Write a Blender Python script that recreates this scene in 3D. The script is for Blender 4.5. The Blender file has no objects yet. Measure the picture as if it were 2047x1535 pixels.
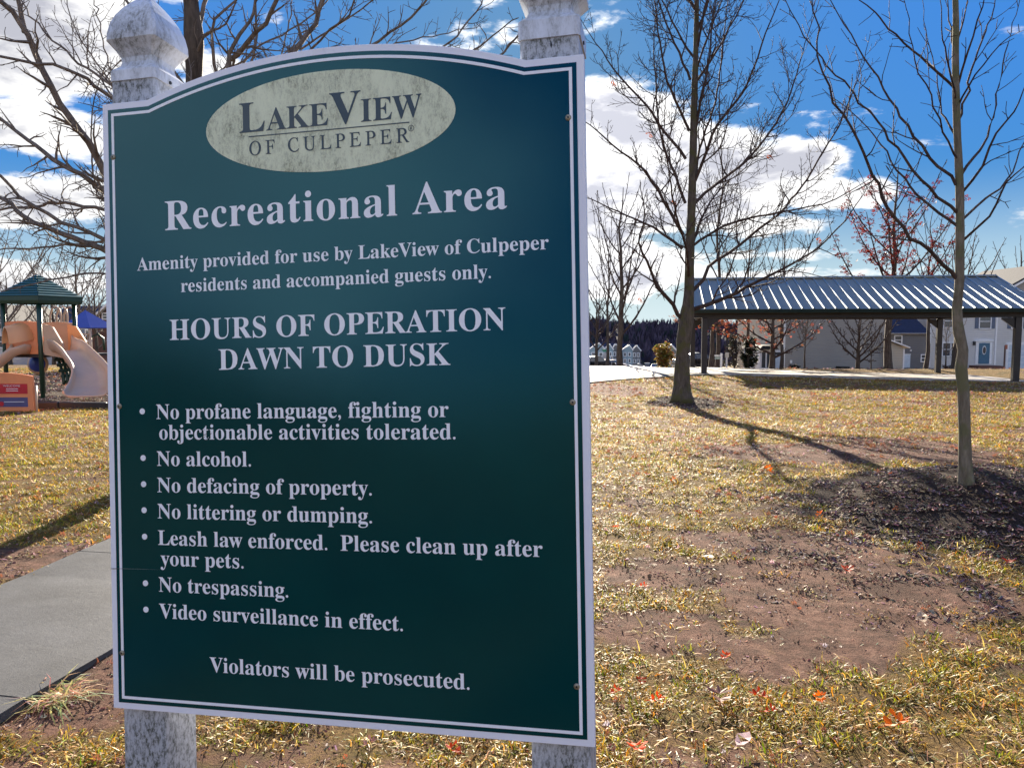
import bpy, math, random
import numpy as np
from mathutils import Vector, Matrix, Euler

PI = math.pi
SC = bpy.context.scene
COL = SC.collection
rnd = random.Random(7)
npr = np.random.RandomState(11)

# ------------------------------------------------------------------ camera
F, CX, CY, EYE = 1490.0, 1023.5, 767.5, 1.75
PITCH = math.atan((767.5 - 652.0) / F)
cam = bpy.data.cameras.new('camera')
cam.sensor_width = 36.0
cam.lens = F / 2047.0 * 36.0
cam.clip_start = 0.05
cam.clip_end = 6000
cam_o = bpy.data.objects.new('camera', cam)
COL.objects.link(cam_o)
cam_o.location = (0, 0, EYE)
cam_o.rotation_euler = (PI / 2 - PITCH, 0, 0)
SC.camera = cam_o

# ------------------------------------------------------------------ light
SUN_EL, SUN_AZ = math.radians(19.2), math.radians(0.6)      # azimuth from +Y towards +X
EXPOSURE = 2.42
SKY_STRENGTH = 0.12
SC.view_settings.view_transform = 'Standard'
SC.view_settings.look = 'None'
SC.view_settings.gamma = 1
SC.view_settings.exposure = EXPOSURE
SC.view_settings.use_curve_mapping = False
sun = bpy.data.lights.new('sun', 'SUN')
sun.energy = 3.6
sun.angle = math.radians(0.5)
sun.color = (1.0, 0.88, 0.70)
sun_o = bpy.data.objects.new('sun', sun)
COL.objects.link(sun_o)
sdir = Vector((math.sin(SUN_AZ) * math.cos(SUN_EL), math.cos(SUN_AZ) * math.cos(SUN_EL), math.sin(SUN_EL)))
sun_o.rotation_euler = sdir.to_track_quat('Z', 'Y').to_euler()
sun_o.location = (0, 0, 30)


# ------------------------------------------------------------------ node helpers
class NT:
    def __init__(s, tree):
        s.t = tree
        tree.nodes.clear()

    def n(s, typ, **kw):
        nd = s.t.nodes.new(typ)
        for k, v in kw.items():
            setattr(nd, k, v)
        return nd

    def link(s, a, b):
        s.t.links.new(a, b)

    def put(s, sock, v):
        if isinstance(v, bpy.types.NodeSocket):
            s.link(v, sock)
        elif v is not None:
            if hasattr(sock.default_value, '__len__') and not hasattr(v, '__len__'):
                v = (v,) * len(sock.default_value)
            elif hasattr(sock.default_value, '__len__') and len(sock.default_value) == 4 and len(v) == 3:
                v = tuple(v) + (1.0,)
            sock.default_value = v

    def m(s, op, a, b=None, c=None, clamp=False):
        nd = s.n('ShaderNodeMath', operation=op, use_clamp=clamp)
        s.put(nd.inputs[0], a)
        if b is not None: s.put(nd.inputs[1], b)
        if c is not None: s.put(nd.inputs[2], c)
        return nd.outputs[0]

    def mix(s, f, a, b, mode='MIX'):
        nd = s.n('ShaderNodeMix', data_type='RGBA', blend_type=mode)
        s.put(nd.inputs[0], f); s.put(nd.inputs[6], a); s.put(nd.inputs[7], b)
        return nd.outputs[2]

    def noise(s, vec=None, scale=5, detail=4, rough=0.55, dist=0.0, dim='3D'):
        nd = s.n('ShaderNodeTexNoise', noise_dimensions=dim)
        if vec is not None: s.link(vec, nd.inputs['Vector'])
        nd.inputs['Scale'].default_value = scale
        nd.inputs['Detail'].default_value = detail
        nd.inputs['Roughness'].default_value = rough
        nd.inputs['Distortion'].default_value = dist
        return nd.outputs['Fac']

    def ramp(s, f, stops, interp='LINEAR'):
        nd = s.n('ShaderNodeValToRGB')
        cr = nd.color_ramp
        cr.interpolation = interp
        while len(cr.elements) < len(stops): cr.elements.new(0.5)
        for e, (p, c) in zip(cr.elements, stops):
            e.position = p
            e.color = (c, c, c, 1) if not hasattr(c, '__len__') else (tuple(c) + (1,))[:4]
        s.link(f, nd.inputs[0])
        return nd.outputs[0]

    def sstep(s, v, a, b):
        nd = s.n('ShaderNodeMapRange', interpolation_type='SMOOTHSTEP')
        s.put(nd.inputs[0], v); s.put(nd.inputs[1], a); s.put(nd.inputs[2], b)
        return nd.outputs[0]

    def coord(s, kind='Object', scale=None):
        nd = s.n('ShaderNodeTexCoord')
        o = nd.outputs[kind]
        if scale is not None:
            mp = s.n('ShaderNodeMapping')
            mp.inputs['Scale'].default_value = scale
            s.link(o, mp.inputs[0])
            o = mp.outputs[0]
        return o

    def pos(s, scale=None):
        nd = s.n('ShaderNodeNewGeometry')
        o = nd.outputs['Position']
        if scale is not None:
            mp = s.n('ShaderNodeMapping')
            mp.inputs['Scale'].default_value = scale
            s.link(o, mp.inputs[0])
            o = mp.outputs[0]
        return o

    def bump(s, h, strength=0.3, dist=0.01):
        nd = s.n('ShaderNodeBump')
        nd.inputs['Strength'].default_value = strength
        nd.inputs['Distance'].default_value = dist
        s.link(h, nd.inputs['Height'])
        return nd.outputs[0]

    def bsdf(s, color, rough=0.6, metal=0.0, normal=None, spec=None, ior=None, out=True):
        nd = s.n('ShaderNodeBsdfPrincipled')
        s.put(nd.inputs['Base Color'], color)
        s.put(nd.inputs['Roughness'], rough)
        s.put(nd.inputs['Metallic'], metal)
        if spec is not None: s.put(nd.inputs['Specular IOR Level'], spec)
        if ior is not None: nd.inputs['IOR'].default_value = ior
        if normal is not None: s.link(normal, nd.inputs['Normal'])
        if out:
            o = s.n('ShaderNodeOutputMaterial')
            s.link(nd.outputs[0], o.inputs[0])
        return nd.outputs[0]


def new_mat(name):
    m = bpy.data.materials.new(name)
    m.use_nodes = True
    return m, NT(m.node_tree)


def simple_mat(name, c, rough=0.6, metal=0.0, var=0.12, scale=3.0, bump=0.0, bscale=40.0, spec=None, stretch=(1, 1, 1)):
    """a colour with some uneven wear and, if asked for, fine relief"""
    m, t = new_mat(name)
    co = t.coord('Object', stretch)
    n1 = t.noise(co, scale, 5, 0.6)
    dark = tuple(x * (1 - var) for x in c)
    lite = tuple(min(1, x * (1 + var)) for x in c)
    colr = t.ramp(n1, [(0.3, dark), (0.7, lite)])
    nrm = t.bump(t.noise(co, bscale, 3, 0.6), bump, 0.01) if bump else None
    n2 = t.noise(co, scale * 4, 3)
    r = t.m('ADD', t.m('MULTIPLY', n2, 0.2), rough - 0.1, clamp=True)
    t.bsdf(colr, r, metal, nrm, spec)
    return m


# ------------------------------------------------------------------ world: sky with clouds
def px_az_el(px, py):
    x = (px - CX) / F; y = (py - CY) / F
    d = (x, math.cos(PITCH) + y * -math.sin(PITCH) * 1.0, -y * math.cos(PITCH) - math.sin(PITCH))
    return math.atan2(d[0], d[1]), d[2] / math.hypot(d[0], d[1])


world = bpy.data.worlds.new('World')
SC.world = world
world.use_nodes = True
w = NT(world.node_tree)
sky = w.n('ShaderNodeTexSky', sky_type='NISHITA')
sky.sun_disc = False
sky.sun_elevation = SUN_EL
sky.sun_rotation = SUN_AZ
sky.altitude = 100
sky.air_density = 1.0
sky.dust_density = 0.35
sky.ozone_density = 2.2
gen = w.coord('Generated')
sep = w.n('ShaderNodeSeparateXYZ')
w.link(gen, sep.inputs[0])
X, Y, Z = sep.outputs
az = w.m('ARCTAN2', X, Y)
hyp = w.m('SQRT', w.m('ADD', w.m('MULTIPLY', X, X), w.m('MULTIPLY', Y, Y)))
el = w.m('DIVIDE', Z, w.m('MAXIMUM', hyp, 0.02))
# cloud banks: centre and half sizes as directions, then weight
banks = [(1215, 330, 210, 175, 1.05), (1400, 330, 190, 90, 1.0), (1560, 345, 150, 68, 1.0), (1735, 385, 66, 38, 0.95),
         (1650, 385, 100, 40, 0.9), (1330, 420, 260, 62, 0.9), (1150, 450, 200, 120, 1.1),
         (1230, 545, 250, 62, 0.62), (1560, 512, 170, 16, 0.42), (1600, 548, 240, 18, 0.45), (1470, 455, 210, 26, 0.5),
         (60, 90, 330, 170, 1.0), (60, 245, 320, 70, 0.8), (90, 400, 260, 60, 0.85), (120, 560, 300, 50, 0.55),
         (430, 150, 90, 60, 0.6), (-500, 300, 300, 260, 0.7), (2700, 500, 300, 90, 0.5), (700, 420, 500, 220, 0.6)]
dens = None
for bx, by, rx, ry, wt in banks:
    a0, e0 = px_az_el(bx, by)
    a1, _ = px_az_el(bx + rx, by)
    _, e1 = px_az_el(bx, by - ry)
    u = w.m('DIVIDE', w.m('SUBTRACT', az, a0), a1 - a0)
    v = w.m('DIVIDE', w.m('SUBTRACT', el, e0), e1 - e0)
    q = w.m('SUBTRACT', 1.0, w.m('ADD', w.m('MULTIPLY', u, u), w.m('MULTIPLY', v, v)))
    q = w.m('MULTIPLY', w.m('MAXIMUM', q, -0.6), wt)
    dens = q if dens is None else w.m('MAXIMUM', dens, q)
mp = w.n('ShaderNodeMapping')
mp.inputs['Scale'].default_value = (1.0, 1.0, 2.6)
w.link(gen, mp.inputs[0])
n_big = w.noise(mp.outputs[0], 5.0, 8, 0.62, 0.35)
n_fine = w.noise(mp.outputs[0], 17.0, 7, 0.6, 0.2)
# unseen rest of the sky: broken cloud, its cover raised to light the sign
mp2 = w.n('ShaderNodeMapping')
mp2.inputs['Scale'].default_value = (1.0, 1.0, 1.6)
mp2.inputs['Location'].default_value = (3.7, 1.2, 0.4)
w.link(gen, mp2.inputs[0])
n_rest = w.noise(mp2.outputs[0], 1.7, 6, 0.6, 0.2)
side = w.sstep(w.m('ABSOLUTE', az), 0.75, 1.3)
rest = w.m('MULTIPLY', side, w.m('MULTIPLY', w.m('SUBTRACT', n_rest, 0.475), 5.0))
base = w.m('ADD', w.m('MULTIPLY', dens, w.m('SUBTRACT', 1.0, side)), rest)
base = w.m('ADD', base, w.m('MULTIPLY', w.m('SUBTRACT', n_big, 0.5), 2.6))
base = w.m('ADD', base, w.m('MULTIPLY', w.m('SUBTRACT', n_fine, 0.5), 1.2))
cl = w.sstep(base, 0.02, 0.42)
core = w.sstep(base, 0.22, 0.95)
n_sh = w.noise(mp.outputs[0], 8.0, 6, 0.6, 0.3)
core = w.m('MULTIPLY', core, w.m('ADD', 0.25, w.m('MULTIPLY', w.sstep(n_sh, 0.40, 0.60), 0.85)))
# cloud brightness: towards the sun, plus a boost opposite it added to light the sign
dotn = w.n('ShaderNodeVectorMath', operation='DOT_PRODUCT')
w.link(gen, dotn.inputs[0])
dotn.inputs[1].default_value = tuple(sdir)
near = w.m('POWER', w.m('MAXIMUM', dotn.outputs['Value'], 0.0), 10.0)
back = w.m('MAXIMUM', w.m('MULTIPLY', dotn.outputs['Value'], -1.0), 0.0)
cb = w.m('ADD', w.m('ADD', w.m('MULTIPLY', near, 0.7), 1.55), w.m('MULTIPLY', back, 2.0))
ccol = w.mix(core, (1.15, 1.14, 1.12), (0.52, 0.53, 0.60))
cvec = w.n('ShaderNodeVectorMath', operation='SCALE')
w.link(ccol, cvec.inputs[0]); w.link(cb, cvec.inputs['Scale'])
# the clear sky, its glare near the sun held back as a phone's exposure does
lum = w.n('ShaderNodeVectorMath', operation='DOT_PRODUCT')
w.link(sky.outputs[0], lum.inputs[0]); lum.inputs[1].default_value = (0.3, 0.4, 0.3)
Lm = lum.outputs['Value']
comp = w.n('ShaderNodeVectorMath', operation='SCALE')
w.link(sky.outputs[0], comp.inputs[0])
w.link(w.m('DIVIDE', 1.52, w.m('ADD', 1.0, w.m('MULTIPLY', Lm, 2.0))), comp.inputs['Scale'])
hs = w.n('ShaderNodeHueSaturation')
hs.inputs['Saturation'].default_value = 1.15
w.link(comp.outputs[0], hs.inputs['Color'])
tint = w.mix(w.sstep(Lm, 4.0, 22.0), (0.27, 0.70, 1.22), (0.52, 0.84, 1.18))
skyc = w.mix(1.0, hs.outputs[0], tint, 'MULTIPLY')
# pale, slightly green-white air low over the horizon
low = w.m('MULTIPLY', w.sstep(el, 0.20, -0.02), 0.85)
skyc = w.mix(low, skyc, (1.25, 1.52, 1.66))
fin = w.mix(cl, skyc, cvec.outputs[0])
bg = w.n('ShaderNodeBackground')
bg.inputs['Strength'].default_value = SKY_STRENGTH
w.link(fin, bg.inputs[0])
wo = w.n('ShaderNodeOutputWorld')
w.link(bg.outputs[0], wo.inputs[0])
world.cycles.sampling_method = 'AUTOMATIC'


# ------------------------------------------------------------------ geometry helpers
CP, SP = math.cos(PITCH), math.sin(PITCH)


def ray(px, py):
    x = (px - CX) / F; y = (py - CY) / F
    return Vector((x, CP - y * SP, -y * CP - SP))


def UP(px, py, Y):
    """the point of the place at distance Y that the photograph shows there"""
    d = ray(px, py)
    return Vector((0, 0, EYE)) + d * (Y / d.y)


def smooth(a, b, v):
    t = np.clip((v - a) / (b - a), 0, 1)
    return t * t * (3 - 2 * t)


def vhash(ix, iy, seed):
    h = (ix.astype(np.int64) * 374761393 + iy.astype(np.int64) * 668265263 + seed * 1442695041) & 0x7fffffff
    h = ((h ^ (h >> 13)) * 1274126177) & 0x7fffffff
    return ((h ^ (h >> 16)) & 0xffff) / 65535.0


def vnoise(x, y, seed=0):
    x = np.asarray(x, float); y = np.asarray(y, float)
    ix = np.floor(x); iy = np.floor(y)
    fx = x - ix; fy = y - iy
    fx = fx * fx * (3 - 2 * fx); fy = fy * fy * (3 - 2 * fy)
    a = vhash(ix, iy, seed); b = vhash(ix + 1, iy, seed)
    c = vhash(ix, iy + 1, seed); d = vhash(ix + 1, iy + 1, seed)
    return (a * (1 - fx) + b * fx) * (1 - fy) + (c * (1 - fx) + d * fx) * fy


def fbm(x, y, seed=0, o=4):
    s = 0; a = 0.5; f = 1.0
    for i in range(o):
        s = s + a * vnoise(np.asarray(x) * f, np.asarray(y) * f, seed + i * 17)
        a *= 0.5; f *= 2.03
    return s / (1 - 0.5 ** o)


MOUND = (4.75, 7.15)


def GZ(x, y):
    x = np.asarray(x, float); y = np.asarray(y, float)
    z = -0.35 * smooth(9, 19, y)
    fall = 1.75 - 0.0573 * y
    k = smooth(39, 44, y)
    tilt = -0.017 * (np.clip(x, -2, 25) - 8.7) * smooth(22, 33, y) - 0.021 * np.clip(y - 33, 0, 11) * (1 - k)
    z = z + tilt * (1 - k)
    z = z * (1 - k) + np.maximum(fall, -16) * k
    z = z - 0.075 * smooth(28.5, 31.5, y) * (1 - smooth(43, 47, y)) * smooth(7.0, 8.3, x)
    # mulch mounds round the two trees on the right
    r = np.hypot((x - MOUND[0]) / 1.55, (y - MOUND[1]) / 1.35)
    z = z + 0.34 * (1 - smooth(0.0, 1.45, r)) * (1 + 0.12 * (fbm(x * 3, y * 3, 5) - .5))
    r = np.hypot(x - 4.68, (y - 20.4) * 0.8)
    z = z + 0.16 * (1 - smooth(0.1, 1.25, r))
    # unevenness of the near lawn
    nearf = 1 - smooth(10, 30, y)
    z = z + nearf * (0.05 * (fbm(x * 0.8, y * 0.8, 3) - 0.5) + 0.035 * (fbm(x * 4, y * 4, 4) - 0.5))
    return z


def gz(x, y):
    return float(GZ(np.array([x]), np.array([y]))[0])


def gpt(px, py, it=12):
    """where the ray through a pixel meets the ground"""
    d = ray(px, py)
    t = 5.0
    for _ in range(40):
        p = Vector((0, 0, EYE)) + d * t
        t += ((EYE + d.z * t) - gz(p.x, p.y)) / -d.z * 0.6
    return Vector((0, 0, EYE)) + d * t


def tag(o, label=None, cat=None, group=None, kind=None):
    if label: o['label'] = label
    if cat: o['category'] = cat
    if group: o['group'] = group
    if kind: o['kind'] = kind
    return o


def empty(name, loc=(0, 0, 0), rz=0.0, label=None, cat=None, group=None, kind=None, mat=None):
    o = bpy.data.objects.new(name, None)
    o.empty_display_size = 0.2
    COL.objects.link(o)
    if mat is not None:
        o.matrix_world = mat
    else:
        o.location = loc
        o.rotation_euler = (0, 0, rz)
    return tag(o, label, cat, group, kind)


class MB:
    """collects shapes and links them as one mesh object"""
    def __init__(s):
        s.v = []; s.f = []; s.c = []; s.has_c = False

    def add(s, vs, fs, c=None):
        k = len(s.v)
        s.v += [tuple(p) for p in vs]
        s.f += [tuple(i + k for i in f) for f in fs]
        if c is not None: s.has_c = True
        s.c += [c if c is not None else (1, 1, 1)] * len(vs)
        return s

    def box(s, x0, x1, y0, y1, z0, z1, M=None, c=None, bev=0.0):
        vs = []
        if bev <= 0:
            vs = [Vector((x, y, z)) for z in (z0, z1) for x, y in ((x0, y0), (x1, y0), (x1, y1), (x0, y1))]
            fs = [(3, 2, 1, 0), (4, 5, 6, 7), (0, 1, 5, 4), (1, 2, 6, 5), (2, 3, 7, 6), (3, 0, 4, 7)]
        else:
            b = bev
            def ring(z, i):
                xa, xb, ya, yb = x0 + i, x1 - i, y0 + i, y1 - i
                return [(xa + b, ya, z), (xb - b, ya, z), (xb, ya + b, z), (xb, yb - b, z), (xb - b, yb, z), (xa + b, yb, z), (xa, yb - b, z), (xa, ya + b, z)]
            rings = [ring(z0, b), ring(z0 + b, 0), ring(z1 - b, 0), ring(z1, b)]
            vs = [Vector(p) for r in rings for p in r]
            fs = []
            for r in range(3):
                for i in range(8):
                    j = (i + 1) % 8
                    fs.append((r * 8 + i, r * 8 + j, r * 8 + 8 + j, r * 8 + 8 + i))
            fs.append(tuple(range(7, -1, -1))); fs.append(tuple(range(24, 32)))
        if M is not None: vs = [M @ p for p in vs]
        return s.add(vs, fs, c)

    def prism(s, pts, z0, z1, M=None, c=None):
        """polygon pts (x,y) counter-clockwise extruded along z"""
        n = len(pts)
        vs = [Vector((x, y, z0)) for x, y in pts] + [Vector((x, y, z1)) for x, y in pts]
        fs = [tuple(range(n - 1, -1, -1)), tuple(range(n, 2 * n))]
        fs += [(i, (i + 1) % n, n + (i + 1) % n, n + i) for i in range(n)]
        if M is not None: vs = [M @ p for p in vs]
        return s.add(vs, fs, c)

    def tube(s, pts, rad, sides=6, c=None, cap=True):
        P = np.array([tuple(p) for p in pts], float)
        n = len(P)
        R = np.full(n, rad, float) if np.isscalar(rad) else np.asarray(rad, float)
        T = np.gradient(P, axis=0)
        T /= np.linalg.norm(T, axis=1)[:, None] + 1e-12
        ref = np.array([0.31, 0.22, 0.92]) if abs(T[0, 2]) < 0.8 else np.array([0.95, 0.25, 0.1])
        A = np.cross(T, ref); A /= np.linalg.norm(A, axis=1)[:, None] + 1e-12
        B = np.cross(T, A)
        ang = np.arange(sides) * 2 * PI / sides
        V = P[:, None, :] + R[:, None, None] * (A[:, None, :] * np.cos(ang)[None, :, None] + B[:, None, :] * np.sin(ang)[None, :, None])
        k = len(s.v)
        s.v += [tuple(p) for p in V.reshape(-1, 3)]
        s.c += [c if c is not None else (1, 1, 1)] * (n * sides)
        if c is not None: s.has_c = True
        for i in range(n - 1):
            a = k + i * sides
            for j in range(sides):
                j2 = (j + 1) % sides
                s.f.append((a + j, a + j2, a + sides + j2, a + sides + j))
        if cap:
            s.f.append(tuple(k + j for j in range(sides - 1, -1, -1)))
            s.f.append(tuple(k + (n - 1) * sides + j for j in range(sides)))
        return s

    def lathe(s, prof, M=None, n=16, square=False, c=None):
        """profile (r, z) turned about z, or a four-sided version of it"""
        k = []
        if square: angs = [PI / 4 + i * PI / 2 for i in range(4)]
        else: angs = [i * 2 * PI / n for i in range(n)]
        q = math.sqrt(2) if square else 1
        m = len(angs)
        vs = [Vector((r * q * math.cos(a), r * q * math.sin(a), z)) for r, z in prof for a in angs]
        fs = []
        for i in range(len(prof) - 1):
            for j in range(m):
                j2 = (j + 1) % m
                fs.append((i * m + j, i * m + j2, i * m + m + j2, i * m + m + j))
        fs.append(tuple(range(m - 1, -1, -1)))
        fs.append(tuple((len(prof) - 1) * m + j for j in range(m)))
        if M is not None: vs = [M @ p for p in vs]
        return s.add(vs, fs, c)

    def mesh(s, name, mat=None, smooth=False):
        me = bpy.data.meshes.new(name)
        me.from_pydata(s.v, [], s.f)
        if s.has_c:
            a = me.color_attributes.new('tint', 'FLOAT_COLOR', 'POINT')
            a.data.foreach_set('color', np.c_[np.array(s.c, float), np.ones(len(s.c))].ravel())
        if mat is not None: me.materials.append(mat)
        if smooth: me.polygons.foreach_set('use_smooth', [True] * len(me.polygons))
        me.update()
        return me

    def build(s, name, mat, parent=None, smooth=False):
        return link(name, s.mesh(name, mat, smooth), parent)


def link(name, data, parent=None):
    o = bpy.data.objects.new(name, data)
    COL.objects.link(o)
    if parent is not None: o.parent = parent
    return o


def copy_tree(o, parent=None):
    c = o.copy()
    COL.objects.link(c)
    c.parent = parent
    for ch in [k for k in bpy.data.objects if k.parent == o]:
        copy_tree(ch, c)
    return c


# ------------------------------------------------------------------ materials
def ground_mat():
    m, t = new_mat('lawn_and_soil')
    p = t.pos()
    at = t.n('ShaderNodeAttribute', attribute_name='cover')
    sp_ = t.n('ShaderNodeSeparateColor')
    t.link(at.outputs['Color'], sp_.inputs[0])
    g, mu, hill = sp_.outputs
    n1 = t.noise(p, 1.3, 6, 0.65)
    n2 = t.noise(p, 9.0, 6, 0.7)
    n3 = t.noise(p, 60.0, 5, 0.7)
    n4 = t.noise(p, 240.0, 3, 0.7)
    dirt = t.ramp(n2, [(0.34, (0.10, 0.045, 0.030)), (0.5, (0.22, 0.11, 0.077)), (0.68, (0.38, 0.22, 0.16))])
    dirt = t.mix(t.m('MULTIPLY', t.sstep(t.noise(p, 2.6, 7, 0.75), 0.45, 0.60), 0.75), dirt, (0.080, 0.042, 0.030))
    dirt = t.mix(t.m('MULTIPLY', t.sstep(t.noise(p, 22, 5, 0.75), 0.55, 0.66), 0.6), dirt, (0.07, 0.036, 0.026))
    dirt = t.mix(t.m('MULTIPLY', t.sstep(n3, 0.56, 0.70), 0.7), dirt, (0.10, 0.055, 0.035))
    dirt = t.mix(t.m('MULTIPLY', t.sstep(n4, 0.45, 0.75), 0.5), dirt, (0.42, 0.30, 0.22))
    straw = t.ramp(n3, [(0.30, (0.04, 0.022, 0.010)), (0.5, (0.20, 0.12, 0.036)), (0.72, (0.42, 0.28, 0.10))])
    green = t.ramp(n3, [(0.32, (0.03, 0.025, 0.008)), (0.7, (0.17, 0.135, 0.032))])
    grs = t.mix(t.sstep(n1, 0.50, 0.66), straw, green)
    mul = t.ramp(n3, [(0.3, (0.030, 0.021, 0.017)), (0.6, (0.10, 0.068, 0.052)), (0.8, (0.19, 0.14, 0.11))])
    gg = t.m('ADD', g, t.m('MULTIPLY', t.m('SUBTRACT', n2, 0.5), 0.9))
    c = t.mix(t.sstep(gg, 0.30, 0.66), dirt, grs)
    mm = t.m('ADD', mu, t.m('MULTIPLY', t.m('SUBTRACT', n2, 0.5), 0.8))
    c = t.mix(t.sstep(mm, 0.35, 0.65), c, mul)
    # pale leaf flecks, denser with distance where leaves are no longer built one by one
    vo = t.n('ShaderNodeTexVoronoi')
    vo.inputs['Scale'].default_value = 16
    t.link(t.pos((1, 0.75, 1)), vo.inputs['Vector'])
    fl = t.m('MULTIPLY', t.m('LESS_THAN', vo.outputs['Distance'], 0.26), t.sstep(t.noise(p, 3.0, 3), 0.42, 0.6))
    vcol = t.n('ShaderNodeSeparateColor')
    t.link(vo.outputs['Color'], vcol.inputs[0])
    lc = t.ramp(vcol.outputs[0], [(0.0, (0.30, 0.17, 0.09)), (0.5, (0.5, 0.36, 0.24)), (0.9, (0.62, 0.52, 0.42))])
    sy = t.n('ShaderNodeSeparateXYZ')
    t.link(p, sy.inputs[0])
    fl = t.m('MULTIPLY', fl, t.sstep(sy.outputs[1], 7.0, 16.0))
    c = t.mix(t.m('MULTIPLY', fl, 0.8), c, lc)
    h = t.m('ADD', t.m('MULTIPLY', n3, 1.0), t.m('ADD', t.m('MULTIPLY', n4, 0.3), n2))
    t.bsdf(c, 0.92, 0, t.bump(h, 1.0, 0.06), 0.10)
    return m


def bark_mat(name, c0, c1, moss=None, scale=6.0):
    m, t = new_mat(name)
    co = t.pos((1, 1, 0.22))
    n1 = t.noise(co, scale * 2.5, 6, 0.7, 0.4)
    n2 = t.noise(t.pos(), scale * 0.5, 4, 0.6)
    c = t.ramp(n1, [(0.32, c0), (0.62, c1), (0.8, tuple(min(1, k * 1.6) for k in c1))])
    if moss:
        c = t.mix(t.sstep(n2, 0.46, 0.6), c, moss)
    t.bsdf(c, 0.85, 0, t.bump(n1, 0.9, 0.03), 0.2)
    return m


def tint_mat(name, trans=0.45, rough=0.5, sat=1.0, spec=0.4, gain=1.0):
    """thin leaf or blade lit from either side; colour carried by the mesh, varied per piece"""
    m, t = new_mat(name)
    at = t.n('ShaderNodeAttribute', attribute_name='tint')
    oi = t.n('ShaderNodeObjectInfo')
    v = t.m('ADD', t.m('MULTIPLY', oi.outputs['Random'], 0.6), 0.7)
    hs_ = t.n('ShaderNodeHueSaturation')
    hs_.inputs['Saturation'].default_value = sat
    t.link(at.outputs['Color'], hs_.inputs['Color'])
    t.link(t.m('MULTIPLY', v, gain), hs_.inputs['Value'])
    a = t.bsdf(hs_.outputs[0], rough, 0, None, spec, out=False)
    tr = t.n('ShaderNodeBsdfTranslucent')
    t.link(hs_.outputs[0], tr.inputs[0])
    mx = t.n('ShaderNodeMixShader')
    mx.inputs[0].default_value = trans
    t.link(a, mx.inputs[1]); t.link(tr.outputs[0], mx.inputs[2])
    o = t.n('ShaderNodeOutputMaterial')
    t.link(mx.outputs[0], o.inputs[0])
    return m


def mildew_mat(name, c, dirt, amount=0.5, scale=9.0, rough=0.35, fleck=0.5, z_bias=None):
    """white plastic or print with grey-green mildew blotches"""
    m, t = new_mat(name)
    co = t.coord('Object')
    st = t.coord('Object', (1.0, 0.34, 1.0))
    a = t.noise(st, scale, 6, 0.75, 0.1)
    b = t.noise(co, scale * 0.35, 3, 0.6)
    d = t.noise(t.coord('Object', (1.0, 0.45, 1.0)), scale * 14, 5, 0.8)
    k = t.m('MULTIPLY', t.sstep(a, 0.56 - amount * 0.18, 0.80 - amount * 0.1), t.sstep(b, 0.5 - amount * 0.25, 0.66))
    k = t.m('MULTIPLY', k, t.m('ADD', 1 - fleck, t.m('MULTIPLY', t.sstep(d, 0.42, 0.62), fleck)))
    k = t.m('ADD', k, t.m('MULTIPLY', t.sstep(d, 0.60, 0.8), 0.22), clamp=True)
    col = t.mix(k, c, dirt)
    t.bsdf(col, t.m('ADD', rough, t.m('MULTIPLY', k, 0.35)), 0, t.bump(d, 0.12, 0.002), 0.5)
    return m


def concrete_mat(name, c, wet=0.0, spec=0.5):
    m, t = new_mat(name)
    p = t.pos()
    n1 = t.noise(p, 1.6, 6, 0.65)
    n2 = t.noise(p, 75, 5, 0.85)
    n3 = t.noise(p, 14, 5, 0.7)
    col = t.ramp(n1, [(0.3, tuple(k * 0.6 for k in c)), (0.7, tuple(min(1, k * 1.12) for k in c))])
    col = t.mix(t.m('MULTIPLY', t.sstep(n2, 0.55, 0.72), 0.55), col, tuple(min(1, k * 1.7) for k in c))
    col = t.mix(t.m('MULTIPLY', t.sstep(n2, 0.5, 0.28), 0.55), col, tuple(k * 0.45 for k in c))
    r = 0.75
    if wet:
        wv = t.sstep(t.noise(t.pos((0.5, 1.2, 1)), 0.9, 4, 0.5), 0.50, 0.56)
        col = t.mix(t.m('MULTIPLY', wv, wet), col, tuple(k * 0.30 for k in c))
        r = t.m('SUBTRACT', 0.75, t.m('MULTIPLY', wv, 0.68))
    t.bsdf(col, r, 0, t.bump(t.m('ADD', t.m('MULTIPLY', n2, 0.9), n3), 0.4, 0.008), spec)
    return m


def siding_mat(name, c, lap=0.2):
    m, t = new_mat(name)
    p = t.pos()
    sy = t.n('ShaderNodeSeparateXYZ')
    t.link(p, sy.inputs[0])
    fr = t.m('FRACT', t.m('DIVIDE', sy.outputs[2], lap))
    col = t.ramp(t.noise(p, 0.5, 4), [(0.3, tuple(k * 0.9 for k in c)), (0.7, c)])
    t.bsdf(col, 0.55, 0, t.bump(fr, 0.9, 0.05), 0.3)
    return m


def shingle_mat(name, c):
    m, t = new_mat(name)
    br = t.n('ShaderNodeTexBrick')
    br.inputs['Scale'].default_value = 3.0
    br.inputs['Color1'].default_value = tuple(k * 0.75 for k in c) + (1,)
    br.inputs['Color2'].default_value = tuple(min(1, k * 1.3) for k in c) + (1,)
    br.inputs['Mortar'].default_value = tuple(k * 0.4 for k in c) + (1,)
    t.link(t.coord('Object'), br.inputs[0])
    t.bsdf(br.outputs[0], 0.8, 0, t.bump(br.outputs[1], -0.3, 0.01), 0.3)
    return m


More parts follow.
